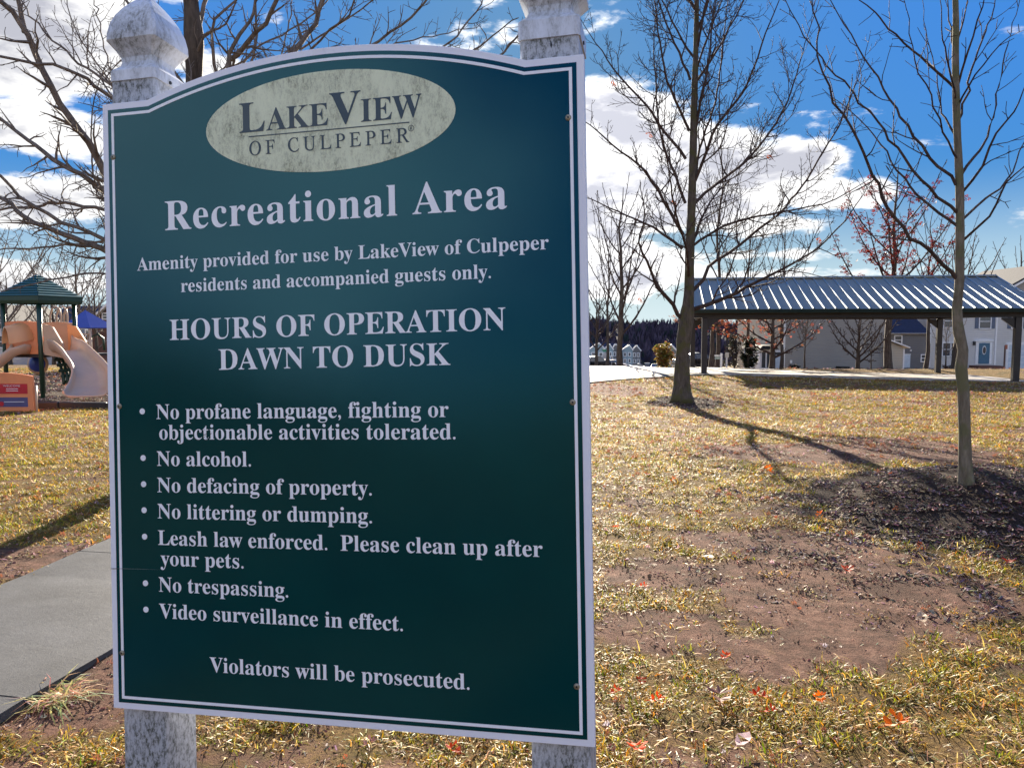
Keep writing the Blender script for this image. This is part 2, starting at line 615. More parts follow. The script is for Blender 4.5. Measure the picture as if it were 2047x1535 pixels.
M_GROUND = ground_mat()
M_CONC = concrete_mat('walk_concrete', (0.095, 0.096, 0.098), 0.0, 0.15)
M_SLAB = concrete_mat('slab_concrete', (0.46, 0.43, 0.39), wet=0.75)
M_PATHC = concrete_mat('pale_concrete', (0.30, 0.27, 0.235))
M_ASPHALT = concrete_mat('asphalt', (0.10, 0.10, 0.10))
M_BARK1 = bark_mat('bark_grey_moss', (0.045, 0.035, 0.027), (0.12, 0.10, 0.08), (0.085, 0.08, 0.035))
M_BARK2 = bark_mat('bark_smooth_olive', (0.11, 0.09, 0.062), (0.22, 0.19, 0.145), (0.14, 0.135, 0.075), 9)
M_BARK3 = bark_mat('bark_brown', (0.035, 0.026, 0.02), (0.115, 0.09, 0.07))
M_TWIG = bark_mat('twig_bark', (0.03, 0.02, 0.018), (0.085, 0.058, 0.048))
M_TWIGP = bark_mat('pale_twig_bark', (0.07, 0.055, 0.045), (0.22, 0.18, 0.15))
M_BLADE = tint_mat('grass_blades', 0.5, 0.5, 1.12, 0.35)
M_LEAF = tint_mat('dry_leaves', 0.35, 0.55, 1.05, 0.3)
M_CHIP = tint_mat('wood_chips', 0.0, 0.75, 1.05, 0.15)
M_GLASS = simple_mat('window_glass', (0.05, 0.06, 0.075), 0.12, 0, 0.1, 1, spec=0.8)
M_WHITE = simple_mat('white_trim', (0.78, 0.78, 0.78), 0.45, 0, 0.06)
M_BLACK = simple_mat('black_plastic', (0.012, 0.012, 0.014), 0.5)

# ------------------------------------------------------------------ ground
def blob(px, py, rx, ry):
    c = gpt(px, py); a = gpt(px + rx, py); b = gpt(px, py - ry); d = gpt(px, py + ry)
    return (c.x, (b.y + d.y) / 2, abs(a.x - c.x), abs(b.y - d.y) / 2)


DIRT = [blob(1330, 1150, 110, 26), (blob(1330, 1265, 120, 38)), blob(1560, 1200, 110, 60), blob(1700, 1170, 190, 90),
        blob(1540, 1320, 80, 42), blob(1620, 905, 150, 16), blob(1500, 905, 90, 12), blob(1850, 900, 120, 22),
        blob(1420, 1080, 60, 14), blob(1900, 1190, 130, 36), blob(150, 1400, 130, 60), blob(120, 1120, 200, 30), blob(1560, 1090, 90, 24),
        blob(1230, 780, 60, 10), blob(180, 1340, 60, 40), blob(1690, 1290, 90, 40)]


def cover(x, y):
    """(grass, mulch) amounts at a place on the ground"""
    n = fbm(x * 1.1, y * 1.1, 21, 4)
    n2 = fbm(x * 3.5, y * 3.5, 33, 3)
    n3 = fbm(x * 9, y * 9, 47, 2)
    g = 0.66 + 1.0 * (n - 0.5) + 0.8 * (n2 - 0.5) + 0.5 * (n3 - 0.5)
    for cx, cy, rx, ry in DIRT:
        q = 1 - ((x - cx) / (rx * 1.1)) ** 2 - ((y - cy) / (ry * 1.25)) ** 2
        g = g - 0.75 * smooth(-0.5, 0.7, q + 1.1 * (n2 - 0.5))
    r = np.hypot((x - 4.75) / 2.15, (y - 6.85) / 1.75) + 0.5 * (n2 - 0.5) + 0.3 * (n3 - .5)
    mu = 1 - smooth(0.78, 1.08, r)
    r = np.hypot(x - 4.7, (y - 20.2) * 0.7) + 0.5 * (n2 - 0.5)
    mu = np.maximum(mu, 1 - smooth(0.7, 1.2, r))
    mu = np.maximum(mu, smooth(18.9, 19.0, y) * (1 - smooth(30, 31, y)) * (1 - smooth(-5.5, -5.4, x)))
    return np.clip(g, 0, 1), np.clip(mu, 0, 1)


def axis(core0, core1, step, lo, hi, grow=1.09):
    a = list(np.arange(core0, core1, step))
    s = step; v = core1; up = []
    while v < hi:
        up.append(v); s *= grow; v += s
    up.append(hi)
    s = step; v = core0; dn = []
    while True:
        s *= grow; v -= s
        if v <= lo: break
        dn.append(v)
    dn.append(lo)
    return np.array(dn[::-1] + a + up)


gx = axis(-7, 8.5, 0.085, -1500, 1500, 1.075)
gy = axis(1.5, 12.5, 0.085, -400, 2600, 1.06)
GXX, GYY = np.meshgrid(gx, gy)
ZZ = GZ(GXX, GYY)
# the valley: ground keeps falling away, then lies level behind the houses
V = np.c_[GXX.ravel(), GYY.ravel(), ZZ.ravel()]
nx, ny = len(gx), len(gy)
idx = np.arange(nx * ny).reshape(ny, nx)
Fq = np.stack([idx[:-1, :-1], idx[:-1, 1:], idx[1:, 1:], idx[1:, :-1]], -1).reshape(-1, 4)
me = bpy.data.meshes.new('ground')
me.vertices.add(len(V)); me.vertices.foreach_set('co', V.ravel())
me.loops.add(Fq.size); me.loops.foreach_set('vertex_index', Fq.ravel())
me.polygons.add(len(Fq)); me.polygons.foreach_set('loop_start', np.arange(0, Fq.size, 4)); me.polygons.foreach_set('loop_total', np.full(len(Fq), 4))
me.update(); me.validate()
cg, cm = cover(V[:, 0], V[:, 1])
a = me.color_attributes.new('cover', 'FLOAT_COLOR', 'POINT')
a.data.foreach_set('color', np.c_[cg, cm, np.zeros(len(cg)), np.ones(len(cg))].ravel())
me.polygons.foreach_set('use_smooth', [True] * len(me.polygons))
me.materials.append(M_GROUND)
ground = tag(link('ground', me), 'patchy winter lawn of dry grass and bare reddish soil', kind='structure')


# ------------------------------------------------------------------ walk: panels of concrete, one by one
def ribbon(pts, n):
    P = [Vector((x, y, 0)) for x, y in pts]
    out = []
    m = len(P)
    for i in range(m - 1):
        p0 = P[max(i - 1, 0)]; p1 = P[i]; p2 = P[i + 1]; p3 = P[min(i + 2, m - 1)]
        for k in range(n):
            t = k / n
            out.append(0.5 * ((2 * p1) + (p2 - p0) * t + (2 * p0 - 5 * p1 + 4 * p2 - p3) * t * t + (3 * p1 - p0 - 3 * p2 + p3) * t ** 3))
    out.append(P[-1])
    return out


def walk(name, label, center, width, panel, mat, lift=0.03, phase=0.0):
    root = empty(name, (0, 0, 0), label=label, kind='structure')
    c = ribbon(center, 24)
    L = [0]
    for a_, b_ in zip(c, c[1:]): L.append(L[-1] + (b_ - a_).length)
    L = np.array(L); CX_ = np.array([p.x for p in c]); CY_ = np.array([p.y for p in c])
    s0 = phase
    while s0 < L[-1] - 0.1:
        s1 = min(s0 + panel - 0.012, L[-1])
        ss = np.linspace(s0, s1, 5)
        mb = MB(); vs = []
        for s_ in ss:
            x = np.interp(s_, L, CX_); y = np.interp(s_, L, CY_)
            dx = np.interp(s_ + 0.05, L, CX_) - np.interp(s_ - 0.05, L, CX_); dy = np.interp(s_ + 0.05, L, CY_) - np.interp(s_ - 0.05, L, CY_)
            q = math.hypot(dx, dy) + 1e-9; nx_, ny_ = -dy / q, dx / q
            for sgn in (-1, 1):
                xx, yy = x + nx_ * sgn * width / 2, y + ny_ * sgn * width / 2
                g0 = gz(x, y) + lift
                vs += [(xx, yy, g0), (xx, yy, g0 - 0.25)]
        fs = []
        for i in range(4):
            b = i * 4
            fs += [(b, b + 4, b + 6, b + 2)[::-1], (b + 1, b + 3, b + 7, b + 5)[::-1], (b, b + 1, b + 5, b + 4)[::-1], (b + 2, b + 6, b + 7, b + 3)[::-1]]
        fs += [(0, 2, 3, 1)[::-1], (16, 17, 19, 18)[::-1]]
        mb.add(vs, fs)
        mb.build('paving_panel', mat, root)
        s0 += panel
    return root


WALK = [(-3.9, -1.0), (-3.35, 1.5), (-2.88, 3.75), (-2.64, 5.2), (-2.35, 7), (-1.9, 10), (-1.5, 15), (-1.0, 20), (0.3, 24.6), (3.2, 28.3), (6.4, 31.2), (8.6, 34.0)]
walk('sidewalk', 'light grey concrete sidewalk running past the left of the sign', WALK, 1.42, 2.03, M_CONC, 0.035, 0.50)

# pale paved apron between the pavilion and the parking
mb = MB()
ap = [(-6, 30.5), (2.2, 28.9), (6.8, 32.2), (7.7, 33.4), (9.2, 42.2), (8.0, 46.0), (-10, 47)]
N = 14
grid = []
for i in range(N + 1):
    for j in range(N + 1):
        u_, v_ = i / N, j / N
        fx = np.interp(u_, [0, .45, .8, 1], [-8, 2.2, 6.8, 7.75]); fy = np.interp(u_, [0, .45, .8, 1], [30.2, 28.7, 32.0, 33.3])
        bx, by = np.interp(u_, [0, 1], [-10, 9.6]), np.interp(u_, [0, 1], [43.5, 42.5])
        x, y = fx * (1 - v_) + bx * v_, fy * (1 - v_) + by * v_
        grid.append((x, y, gz(x, y) + 0.028))
fs = [(i * (N + 1) + j, (i + 1) * (N + 1) + j, (i + 1) * (N + 1) + j + 1, i * (N + 1) + j + 1) for i in range(N) for j in range(N)]
mb.add(grid, fs)
tag(mb.build('paved_path', M_PATHC), 'pale concrete apron leading to the pavilion', kind='structure')

# street behind
mb = MB()
ys = [62, 70, 80, 90, 110, 140, 180, 230, 280]
vs = []
for y in ys:
    for x in np.linspace(y * 0.02, y * 0.24, 8): vs.append((x, y, gz(x, y) + 0.02))
fs = [(i * 8 + j, i * 8 + j + 1, i * 8 + 8 + j + 1, i * 8 + 8 + j) for i in range(len(ys) - 1) for j in range(7)]
mb.add(vs, fs)
tag(mb.build('road', M_ASPHALT), 'asphalt street running down past the parked cars', kind='structure')


# ------------------------------------------------------------------ the sign
SU = Vector((0.97934452, -0.19979192, 0.03110465)).normalized()
SV = Vector((-0.01669068, 0.07342843, 0.99716081)).normalized()
SN = SU.cross(SV).normalized()          # towards the reader
if SN.y > 0: SN = -SN
SV = SN.cross(SU).normalized()
SO = Vector((-1.01030158, 1.8210223, 0.78590182))
SIGN_M = Matrix(((SU.x, SV.x, SN.x, SO.x), (SU.y, SV.y, SN.y, SO.y), (SU.z, SV.z, SN.z, SO.z), (0, 0, 0, 1)))
SW, SHO = 1.2187, 1.5265
ARC_X, ARC_TOP, SHX = 0.6094, 1.606, 0.129
ARC_R = ((ARC_X - SHX) ** 2 + (ARC_TOP - SHO) ** 2) / (2 * (ARC_TOP - SHO))
ARC_CY = ARC_TOP - ARC_R


def sign_outline(d, n=40):
    """board outline moved inwards by d, counter-clockwise"""
    r = ARC_R - d; y = SHO - d
    dx = math.sqrt(max(r * r - (y - ARC_CY) ** 2, 0))
    a = math.asin(dx / r)
    arc = [(ARC_X + r * math.sin(t_), ARC_CY + r * math.cos(t_)) for t_ in np.linspace(a, -a, n)]
    return [(d, d), (SW - d, d), (SW - d, y)] + arc + [(d, y)]


def face_mat():
    m, t = new_mat('sign_green_vinyl')
    co = t.coord('Object')
    n1 = t.noise(co, 2.2, 4, 0.6)
    n2 = t.noise(t.coord('Object', (1, 9, 1)), 260, 3, 0.6)
    sc = t.noise(t.coord('Object', (0.35, 6, 1)), 16, 6, 0.75)
    c = t.ramp(n1, [(0.3, (0.0, 0.032, 0.036)), (0.7, (0.0, 0.042, 0.044))])
    c = t.mix(t.m('MULTIPLY', t.sstep(sc, 0.74, 0.80), 0.12), c, (0.3, 0.35, 0.33))
    r = t.m('ADD', 0.085, t.m('MULTIPLY', n1, 0.10))
    sh = t.bsdf(c, r, 0, t.bump(t.m('ADD', t.m('MULTIPLY', n2, 0.15), n1), 0.03, 0.02), 0.5, ior=1.56)
    sh.node.inputs['Specular Tint'].default_value = (0.30, 0.75, 1.0, 1)
    return m


M_FACE = face_mat()
M_PVC = mildew_mat('sign_white_board', (0.80, 0.82, 0.90), (0.34, 0.33, 0.30), 0.12, 6, 0.4)
M_PRINT = mildew_mat('white_vinyl_letters', (0.86, 0.88, 0.93), (0.45, 0.45, 0.46), 0.05, 8, 0.3, 0.3)
M_OVAL = mildew_mat('cream_oval', (0.74, 0.79, 0.56), (0.09, 0.095, 0.05), 1.25, 17, 0.4, 0.75)
M_NAVY = simple_mat('navy_print', (0.008, 0.038, 0.062), 0.35, 0, 0.15)
M_POST = mildew_mat('vinyl_post', (0.70, 0.74, 0.82), (0.045, 0.05, 0.032), 2.0, 7, 0.35, 0.55)
M_CAP = mildew_mat('vinyl_cap', (0.72, 0.77, 0.86), (0.06, 0.06, 0.035), 1.5, 8, 0.3, 0.55)
M_SCREW = simple_mat('rusty_screw', (0.30, 0.27, 0.20), 0.45, 0.6, 0.4, 200)

sign = empty('park_sign', mat=SIGN_M, label='large dark green recreational area rules sign with arched top on two white posts', cat='sign')


def part(mb, name, mat, smooth=False, label=None, parent=None):
    o = mb.build(name, mat, parent if parent is not None else sign, smooth)
    if label: o['label'] = label
    return o


def bevel(o, w_=0.002, seg=2):
    md = o.modifiers.new('edge', 'BEVEL'); md.width = w_; md.segments = seg; md.limit_method = 'ANGLE'
    return o


bevel(part(MB().prism(sign_outline(0), -0.019, 0.0), 'board', M_PVC), 0.0015)
part(MB().prism(sign_outline(0.0165), 0.0002, 0.0010), 'sign_face', M_FACE)


def ring_mb(d0, d1, z0, z1):
    a_, b_ = sign_outline(d0), sign_outline(d1)
    n = len(a_)
    vs = [(x, y, z1) for x, y in a_] + [(x, y, z1) for x, y in b_] + [(x, y, z0) for x, y in a_] + [(x, y, z0) for x, y in b_]
    fs = []
    for i in range(n):
        j = (i + 1) % n
        fs += [(i, j, n + j, n + i), (i, 2 * n + i, 2 * n + j, j), (n + i, n + j, 3 * n + j, 3 * n + i)]
    return MB().add(vs, fs)


part(ring_mb(0.0265, 0.0335, 0.0010, 0.0018), 'pinstripe', M_PRINT)
ang = np.linspace(0, 2 * PI, 73)[:-1]
OV = (0.6085, 1.4315, 0.3165, 0.1185)
part(MB().prism([(OV[0] + OV[2] * math.cos(t_), OV[1] + OV[3] * math.sin(t_)) for t_ in ang], 0.0010, 0.0019), 'logo_oval', M_OVAL)


def bold(s):
    return ''.join(chr(0x1D400 + ord(c) - 65) if 'A' <= c <= 'Z' else chr(0x1D41A + ord(c) - 97) if 'a' <= c <= 'z' else c for c in s)


def ital(s):
    return ''.join(chr(0x1D434 + ord(c) - 65) if 'A' <= c <= 'Z' else c for c in s)


def text_mesh(body, spacing=1.0, offset=0.0, shear=0.0, name='lettering'):
    """a flat serif text of size 1, its outline and its solid face"""
    cu = bpy.data.curves.new('text', 'FONT')
    cu.body = body
    cu.space_character = spacing
    cu.offset = offset
    cu.shear = shear
    cu.resolution_u = 4
    cu.extrude = 0.0
    to = bpy.data.objects.new('text', cu)
    COL.objects.link(to)
    bpy.context.view_layer.update()
    dg = bpy.context.evaluated_depsgraph_get()
    me_ = bpy.data.meshes.new_from_object(to.evaluated_get(dg))
    bpy.data.objects.remove(to)
    bpy.data.curves.remove(cu)
    me_.name = name
    return me_


def caps(body, **k):
    m_ = text_mesh(body, **k)
    co = np.empty(len(m_.vertices) * 3); m_.vertices.foreach_get('co', co); co = co.reshape(-1, 3)
    h = co[:, 1].max() - 0.0
    bpy.data.meshes.remove(m_)
    return h


CAPH = caps(bold('H'))
CAPI = caps(ital('H'))


def lettering(body, x0, x1, y, cap, mat=None, z=0.0018, spacing=1.0, caph=None, offset=0.0, shear=0.0, label=None, name='lettering', parent=None):
    m_ = text_mesh(body, spacing, offset, shear, name)
    n = len(m_.vertices)
    co = np.empty(n * 3); m_.vertices.foreach_get('co', co); co = co.reshape(-1, 3)
    sx = (x1 - x0) / (co[:, 0].max() - co[:, 0].min())
    sy = cap / (caph or CAPH)
    co[:, 0] = (co[:, 0] - co[:, 0].min()) * sx + x0
    co[:, 1] = co[:, 1] * sy + y
    co[:, 2] = z
    m_.vertices.foreach_set('co', co.ravel())
    m_.materials.clear(); m_.materials.append(mat or M_PRINT)
    m_.update()
    o = link(name, m_, parent if parent is not None else sign)
    if label: o['label'] = label
    return o


lettering(bold('Recreational Area'), 0.1743, 1.041, 1.1985, 0.0712, spacing=1.06)
lettering(bold('Amenity provided for use by LakeView of Culpeper'), 0.0927, 1.1339, 1.1022, 0.0318)
lettering(bold('residents and accompanied guests only.'), 0.2152, 1.0013, 1.0438, 0.0318)
lettering(bold('HOURS OF OPERATION'), 0.1815, 1.0332, 0.9265, 0.0500)
lettering(bold('DAWN TO DUSK'), 0.3150, 0.9027, 0.8502, 0.0500)
BUL = [('No profane language, fighting or', 0.1395, 0.8964, 0.7312, 1), ('objectionable activities tolerated.', 0.1468, 0.9122, 0.6803, 0),
       ('No alcohol.', 0.1390, 0.3969, 0.6147, 1), ('No defacing of property.', 0.1386, 0.7065, 0.5491, 1),
       ('No littering or dumping.', 0.1383, 0.7057, 0.4840, 1), ('Leash law enforced.  Please clean up after', 0.1381, 1.1089, 0.4178, 1),
       ('your pets.', 0.1440, 0.3723, 0.3668, 0), ('No trespassing.', 0.1377, 0.4889, 0.3012, 1),
       ('Video surveillance in effect.', 0.1371, 0.7774, 0.2352, 1), ('Violators will be prosecuted.', 0.2749, 0.9351, 0.1094, 0)]
for s_, xa, xb, yb, dot in BUL:
    lettering(bold(s_), xa, xb, yb, 0.0363)
    if dot:
        part(MB().prism([(0.0997 + 0.0074 * math.cos(t_), yb + 0.0193 + 0.0074 * math.sin(t_)) for t_ in np.linspace(0, 2 * PI, 21)[:-1]], 0.0010, 0.0018), 'bullet', M_PRINT)
# logo: large L and V, small capitals between, a rule, and the second line
LZ = 0.0026
lettering(bold('L'), 0.3825, 0.4500, 1.4215, 0.0710, M_NAVY, LZ)
lettering(bold('AKE'), 0.4540, 0.6140, 1.4215, 0.0525, M_NAVY, LZ, spacing=1.0)
lettering(bold('V'), 0.6170, 0.6960, 1.4215, 0.0740, M_NAVY, LZ)
lettering(bold('IEW'), 0.6960, 0.8450, 1.4215, 0.0525, M_NAVY, LZ, spacing=1.02)
part(MB().box(0.4062, 0.8144, 1.4095, 1.4118, 0.0019, LZ), 'logo_rule', M_NAVY)
SHR = -0.268
lettering(ital('OF CULPEPER'), 0.4075, 0.8140, 1.3655, 0.0330, M_NAVY, LZ, spacing=1.38, caph=CAPI, shear=SHR, offset=0.006)
part(MB().add(*(lambda n: ([(0.8185 + r_ * math.cos(t_), 1.3965 + r_ * math.sin(t_), LZ) for r_ in (0.0072, 0.0060) for t_ in np.linspace(0, 2 * PI, n + 1)[:-1]],
                            [(i, (i + 1) % n, n + (i + 1) % n, n + i) for i in range(n)]))(24)), 'registered_ring', M_NAVY)
lettering('R', 0.8158, 0.8216, 1.3930, 0.0072, M_NAVY, LZ)

for su_, sv_ in ((1.1822, 1.3896), (1.1819, 0.7618), (1.1805, 0.1332), (0.0298, 1.3908), (0.0345, 0.7639), (0.0291, 0.1418)):
    s_ = part(MB().lathe([(0.0070, 0.0010), (0.0070, 0.0020), (0.0052, 0.0038), (0.0022, 0.0042)], n=14), 'screw', M_SCREW, True)
    s_.location = (su_, sv_, 0)
    h_ = part(MB().lathe([(0.0024, 0.0039), (0.0024, 0.0046)], n=6), 'socket', M_BLACK, parent=s_)
# split running in from the left edge, and the worn letter
part(MB().prism([(-0.0002, 0.3530), (0.037, 0.3545), (0.037, 0.3553), (-0.0002, 0.3541)], 0.0001, 0.0023), 'crack', M_BLACK)
part(MB().prism([(0.037, 0.3545), (0.085, 0.3552), (0.141, 0.3556), (0.085, 0.3556), (0.037, 0.3550)], 0.0010, 0.0016), 'scratch', simple_mat('scratched_vinyl', (0.2, 0.25, 0.24)))


q = random.Random(3)
mb = MB()
for _ in range(46):
    x, y = q.uniform(.2600, .2880), q.uniform(.6805, .7080); L = q.uniform(.0015, .006); a_ = q.uniform(-.5, 1.2); w_ = q.uniform(.0003, .0009)
    dx, dy = L * math.cos(a_), L * math.sin(a_)
    mb.add([(x, y, .0021), (x + dx, y + dy, .0021), (x + dx - w_, y + dy + w_, .0021), (x - w_, y + w_ * 1.5, .0021)], [(0, 1, 2, 3)])
part(mb, 'worn_print', M_FACE)


def post(u0, wd, skirt, label, mat, bottom=-0.82, top=1.60, ang_=0.0):
    hw = wd / 2
    pr = part(MB().box(-hw, hw, bottom, top, -wd, 0, bev=0.004), 'post', mat, label=label)
    pr.location = (u0 + hw, 0, -0.0205)
    c = hw
    prof = [(c + .0035, 0), (c + .0035, skirt - .004), (c + .001, skirt), (c * .80, skirt + .012), (c * .74, skirt + .024), (c * .76, skirt + .036),
            (c * .90, skirt + .052), (c * 1.09, skirt + .068), (c * 1.16, skirt + .074), (c * 1.15, skirt + .092), (c * 1.07, skirt + .118),
            (c * .92, skirt + .142), (c * .72, skirt + .164), (c * .48, skirt + .184), (c * .26, skirt + .200), (c * .10, skirt + .214), (c * .02, skirt + .222)]
    # turn the profile about the post's own long axis (board's up)
    Mx = Matrix(((1, 0, 0, 0), (0, 0, 1, top - 0.012), (0, -1, 0, -hw), (0, 0, 0, 1)))
    mbc = MB()
    m = 8
    rows = []
    vs = []
    for r, z in prof:
        # square ring with slightly softened corners
        k = 0.10
        ring = [(1, -1 + k), (1, 1 - k), (1 - k, 1), (-1 + k, 1), (-1, 1 - k), (-1, -1 + k), (-1 + k, -1), (1 - k, -1)]
        vs += [Mx @ Vector((r * x, r * y, z)) for x, y in ring]
    fs = []
    for i in range(len(prof) - 1):
        for j in range(m):
            j2 = (j + 1) % m
            fs.append((i * m + j, i * m + j2, i * m + m + j2, i * m + m + j))
    fs.append(tuple((len(prof) - 1) * m + j for j in range(m)))
    fs.append(tuple(range(m - 1, -1, -1)))
    mbc.add(vs, fs)
    cp = part(mbc, 'post_cap', M_CAP, parent=pr)
    sm = cp.modifiers.new('smooth', 'BEVEL'); sm.width = 0.002; sm.segments = 2; sm.limit_method = 'ANGLE'; sm.angle_limit = math.radians(50)
    part(MB().lathe([(0.0045, 0), (0.0045, 0.003)], Matrix(((0, 0, 1, hw + .0035), (0, 1, 0, top - 0.005), (-1, 0, 0, -hw * 0.9), (0, 0, 0, 1))), n=8), 'cap_screw', M_BLACK, parent=pr)
    return pr


post(0.0105, 0.124, 0.030, 'blotchy white left post with grey mildew', M_POST, top=1.602)
post(1.0720, 0.134, 0.046, 'right post with a split in its front below the cap', M_POST, top=1.592)
part(MB().prism([(1.1425, 1.574), (1.1445, 1.571), (1.1465, 1.563), (1.1440, 1.5555), (1.1415, 1.562)][::-1], -0.0204, -0.0198), 'split_hole', M_BLACK)



# ------------------------------------------------------------------ bare trees
def catmull(P, R, step):
    """smooth a polyline and its radii"""
    P = [np.array(tuple(p), float) for p in P]
    out, rr = [], []
    m = len(P)
    for i in range(m - 1):
        p0 = P[max(i - 1, 0)]; p1 = P[i]; p2 = P[i + 1]; p3 = P[min(i + 2, m - 1)]
        k = max(1, int(round(np.linalg.norm(p2 - p1) / step)))
        for j in range(k):
            t = j / k
            out.append(0.5 * ((2 * p1) + (p2 - p0) * t + (2 * p0 - 5 * p1 + 4 * p2 - p3) * t * t + (3 * p1 - p0 - 3 * p2 + p3) * t ** 3))
            rr.append(R[i] * (1 - t) + R[i + 1] * t)
    out.append(P[-1]); rr.append(R[-1])
    return np.array(out), np.array(rr)


class Tree:
    def __init__(s, seed, twig=0.005, up=0.16, wob=0.16, ang=(28, 55), spacing=0.32, ratio=(0.35, 0.62), maxl=3, buds=0.0, keep=1.0, minlen=0.12):
        s.r = random.Random(seed); s.twig = twig; s.up = up; s.wob = wob; s.ang = ang
        s.sp = spacing; s.ratio = ratio; s.maxl = maxl; s.buds = buds; s.keep = keep; s.minlen = minlen; s.tips = []

    def rv(s):
        r = s.r
        return np.array([r.gauss(0, 1), r.gauss(0, 1), r.gauss(0, 1)])

    def spray(s, mb, P, R, level, length=None, start=0.12, density=1.0, sides=4):
        """sub-branches all along a branch P"""
        r = s.r
        seg = np.linalg.norm(np.diff(P, axis=0), axis=1)
        L = np.r_[0, np.cumsum(seg)]
        tot = L[-1]
        if tot < s.minlen: return
        sp_ = s.sp * (0.62 ** (level - 1)) / density
        d = tot * start + r.random() * sp_
        sign = 1 if r.random() < 0.5 else -1
        while d < tot * 0.985:
            t = d / tot
            i = min(int(np.searchsorted(L, d)) - 1, len(P) - 2); i = max(i, 0)
            f_ = (d - L[i]) / max(seg[i], 1e-6)
            p = P[i] * (1 - f_) + P[i + 1] * f_
            rad = R[i] * (1 - f_) + R[i + 1] * f_
            T = P[i + 1] - P[i]; T /= np.linalg.norm(T) + 1e-9
            side = np.cross(T, np.array([0, 0, 1.0])); q = np.linalg.norm(side)
            side = side / q if q > 0.15 else np.array([1.0, 0, 0])
            az_ = s.rv(); az_ -= T * (az_ @ T); az_ /= np.linalg.norm(az_) + 1e-9
            nrm = side * sign * 0.9 + az_ * 0.9
            nrm -= T * (nrm @ T); nrm /= np.linalg.norm(nrm) + 1e-9
            a_ = math.radians(r.uniform(*s.ang))
            D = T * math.cos(a_) + nrm * math.sin(a_)
            base_len = (length or tot) * r.uniform(*s.ratio) * (1.05 - 0.75 * t)
            if r.random() < s.keep and base_len > s.minlen * 0.6:
                s.branch(mb, p, D, base_len, min(rad * 0.62, max(s.twig, rad * 0.62)), level, sides)
            sign = -sign
            d += sp_ * r.uniform(0.6, 1.5)

    def branch(s, mb, p, D, length, rad, level, sides=4):
        r = s.r
        n = max(3, min(9, int(length / 0.16) + 2))
        st = length / n
        P = [p]; D = D / (np.linalg.norm(D) + 1e-9)
        for i in range(n):
            D = D + s.rv() * s.wob * 0.5 + np.array([0, 0, s.up * (0.5 + i / n) * 0.6])
            D /= np.linalg.norm(D)
            P.append(P[-1] + D * st)
        P = np.array(P)
        rad = max(rad, s.twig)
        R = np.linspace(rad, s.twig * 0.75, n + 1)
        mb.tube(P, R, 3 if (level >= 2 or rad < 0.012) else sides, cap=False)
        s.tips.append((P[-1], D))
        if s.buds and r.random() < s.buds:
            b = s.twig * 1.5; q = P[-1]
            vs = [q + np.array(v_) * b for v_ in ((1, 0, 0), (-1, 0, 0), (0, 1, 0), (0, -1, 0), (0, 0, 1.4), (0, 0, -1))]
            mb.add(vs, [(0, 2, 4), (2, 1, 4), (1, 3, 4), (3, 0, 4), (2, 0, 5), (1, 2, 5), (3, 1, 5), (0, 3, 5)])
        if level < s.maxl and length > s.minlen:
            s.spray(mb, P, R, level + 1, start=0.1)


def px_line(pts, Y, dY=0.0, jitter=0.0):
    """polyline through photo points, drifting dY nearer or farther along its length"""
    out = []
    n = len(pts)
    for i, (x, y) in enumerate(pts):
        out.append(UP(x, y, Y + dY * (i / max(n - 1, 1)) ** 1.1))
    return out


def trunk_part(root, pts, rad, mat, step=0.25, sides=14, flare=0.0, seed=0, knots=0.05):
    P, R = catmull(pts, rad, step)
    mb = MB()
    q = random.Random(seed)
    R = R * np.array([1 + q.uniform(-knots, knots) for _ in R])
    mb.tube(P, R, sides)
    if flare:
        # root flare
        V_ = np.array(mb.v); z0 = P[0][2]
        h = V_[:, 2] - z0; k = flare * np.exp(-np.maximum(h, 0) / 0.16)
        angs = np.arctan2(V_[:, 1] - P[0][1], V_[:, 0] - P[0][0])
        lob = 0.75 + 0.45 * np.cos(angs * 4 + seed) * np.cos(angs * 1.5 + 1)
        V_[:, 0] += (V_[:, 0] - P[0][0]) * k * lob; V_[:, 1] += (V_[:, 1] - P[0][1]) * k * lob
        mb.v = [tuple(v_) for v_ in V_]
    mb.build('trunk', mat, root, True)
    return P, R


def at_height(P, z):
    i = int(np.argmin(np.abs(P[:, 2] - z)))
    return i


def limb(tree, root, mat, pts, r0, r1, dens=1.0, start=0.1, length=None, step=0.3, level=1):
    P, R = catmull(pts, np.linspace(r0, r1, len(pts)), step)
    q = np.array([[tree.r.gauss(0, 0.012), tree.r.gauss(0, 0.012), tree.r.gauss(0, 0.012)] for _ in P]); q[0] = 0
    P = P + q * min(1.0, np.linalg.norm(P[-1] - P[0]) / 3)
    mb = MB()
    mb.tube(P, R, 7)
    tree.spray(mb, P, R, level, length=length, start=start, density=dens)
    return mb.build('branch', mat, root, False)


def S(pts, k, ox=0.0, oy=0.0):
    return [(ox + x / k, oy + y / k) for x, y in pts]


# the tree in the middle of the lawn ---------------------------------
YT = 20.4
b1 = gpt(1366, 801)
YT = b1.y
t1 = empty('maple_tree', (b1.x, b1.y, gz(b1.x, b1.y)), label='tall bare tree with mossy dark trunk in a ring of mulch beside the sign', cat='tree')
def rel(root, pts):
    o = Vector(root.location)
    return [Vector(tuple(p)) - o for p in pts]

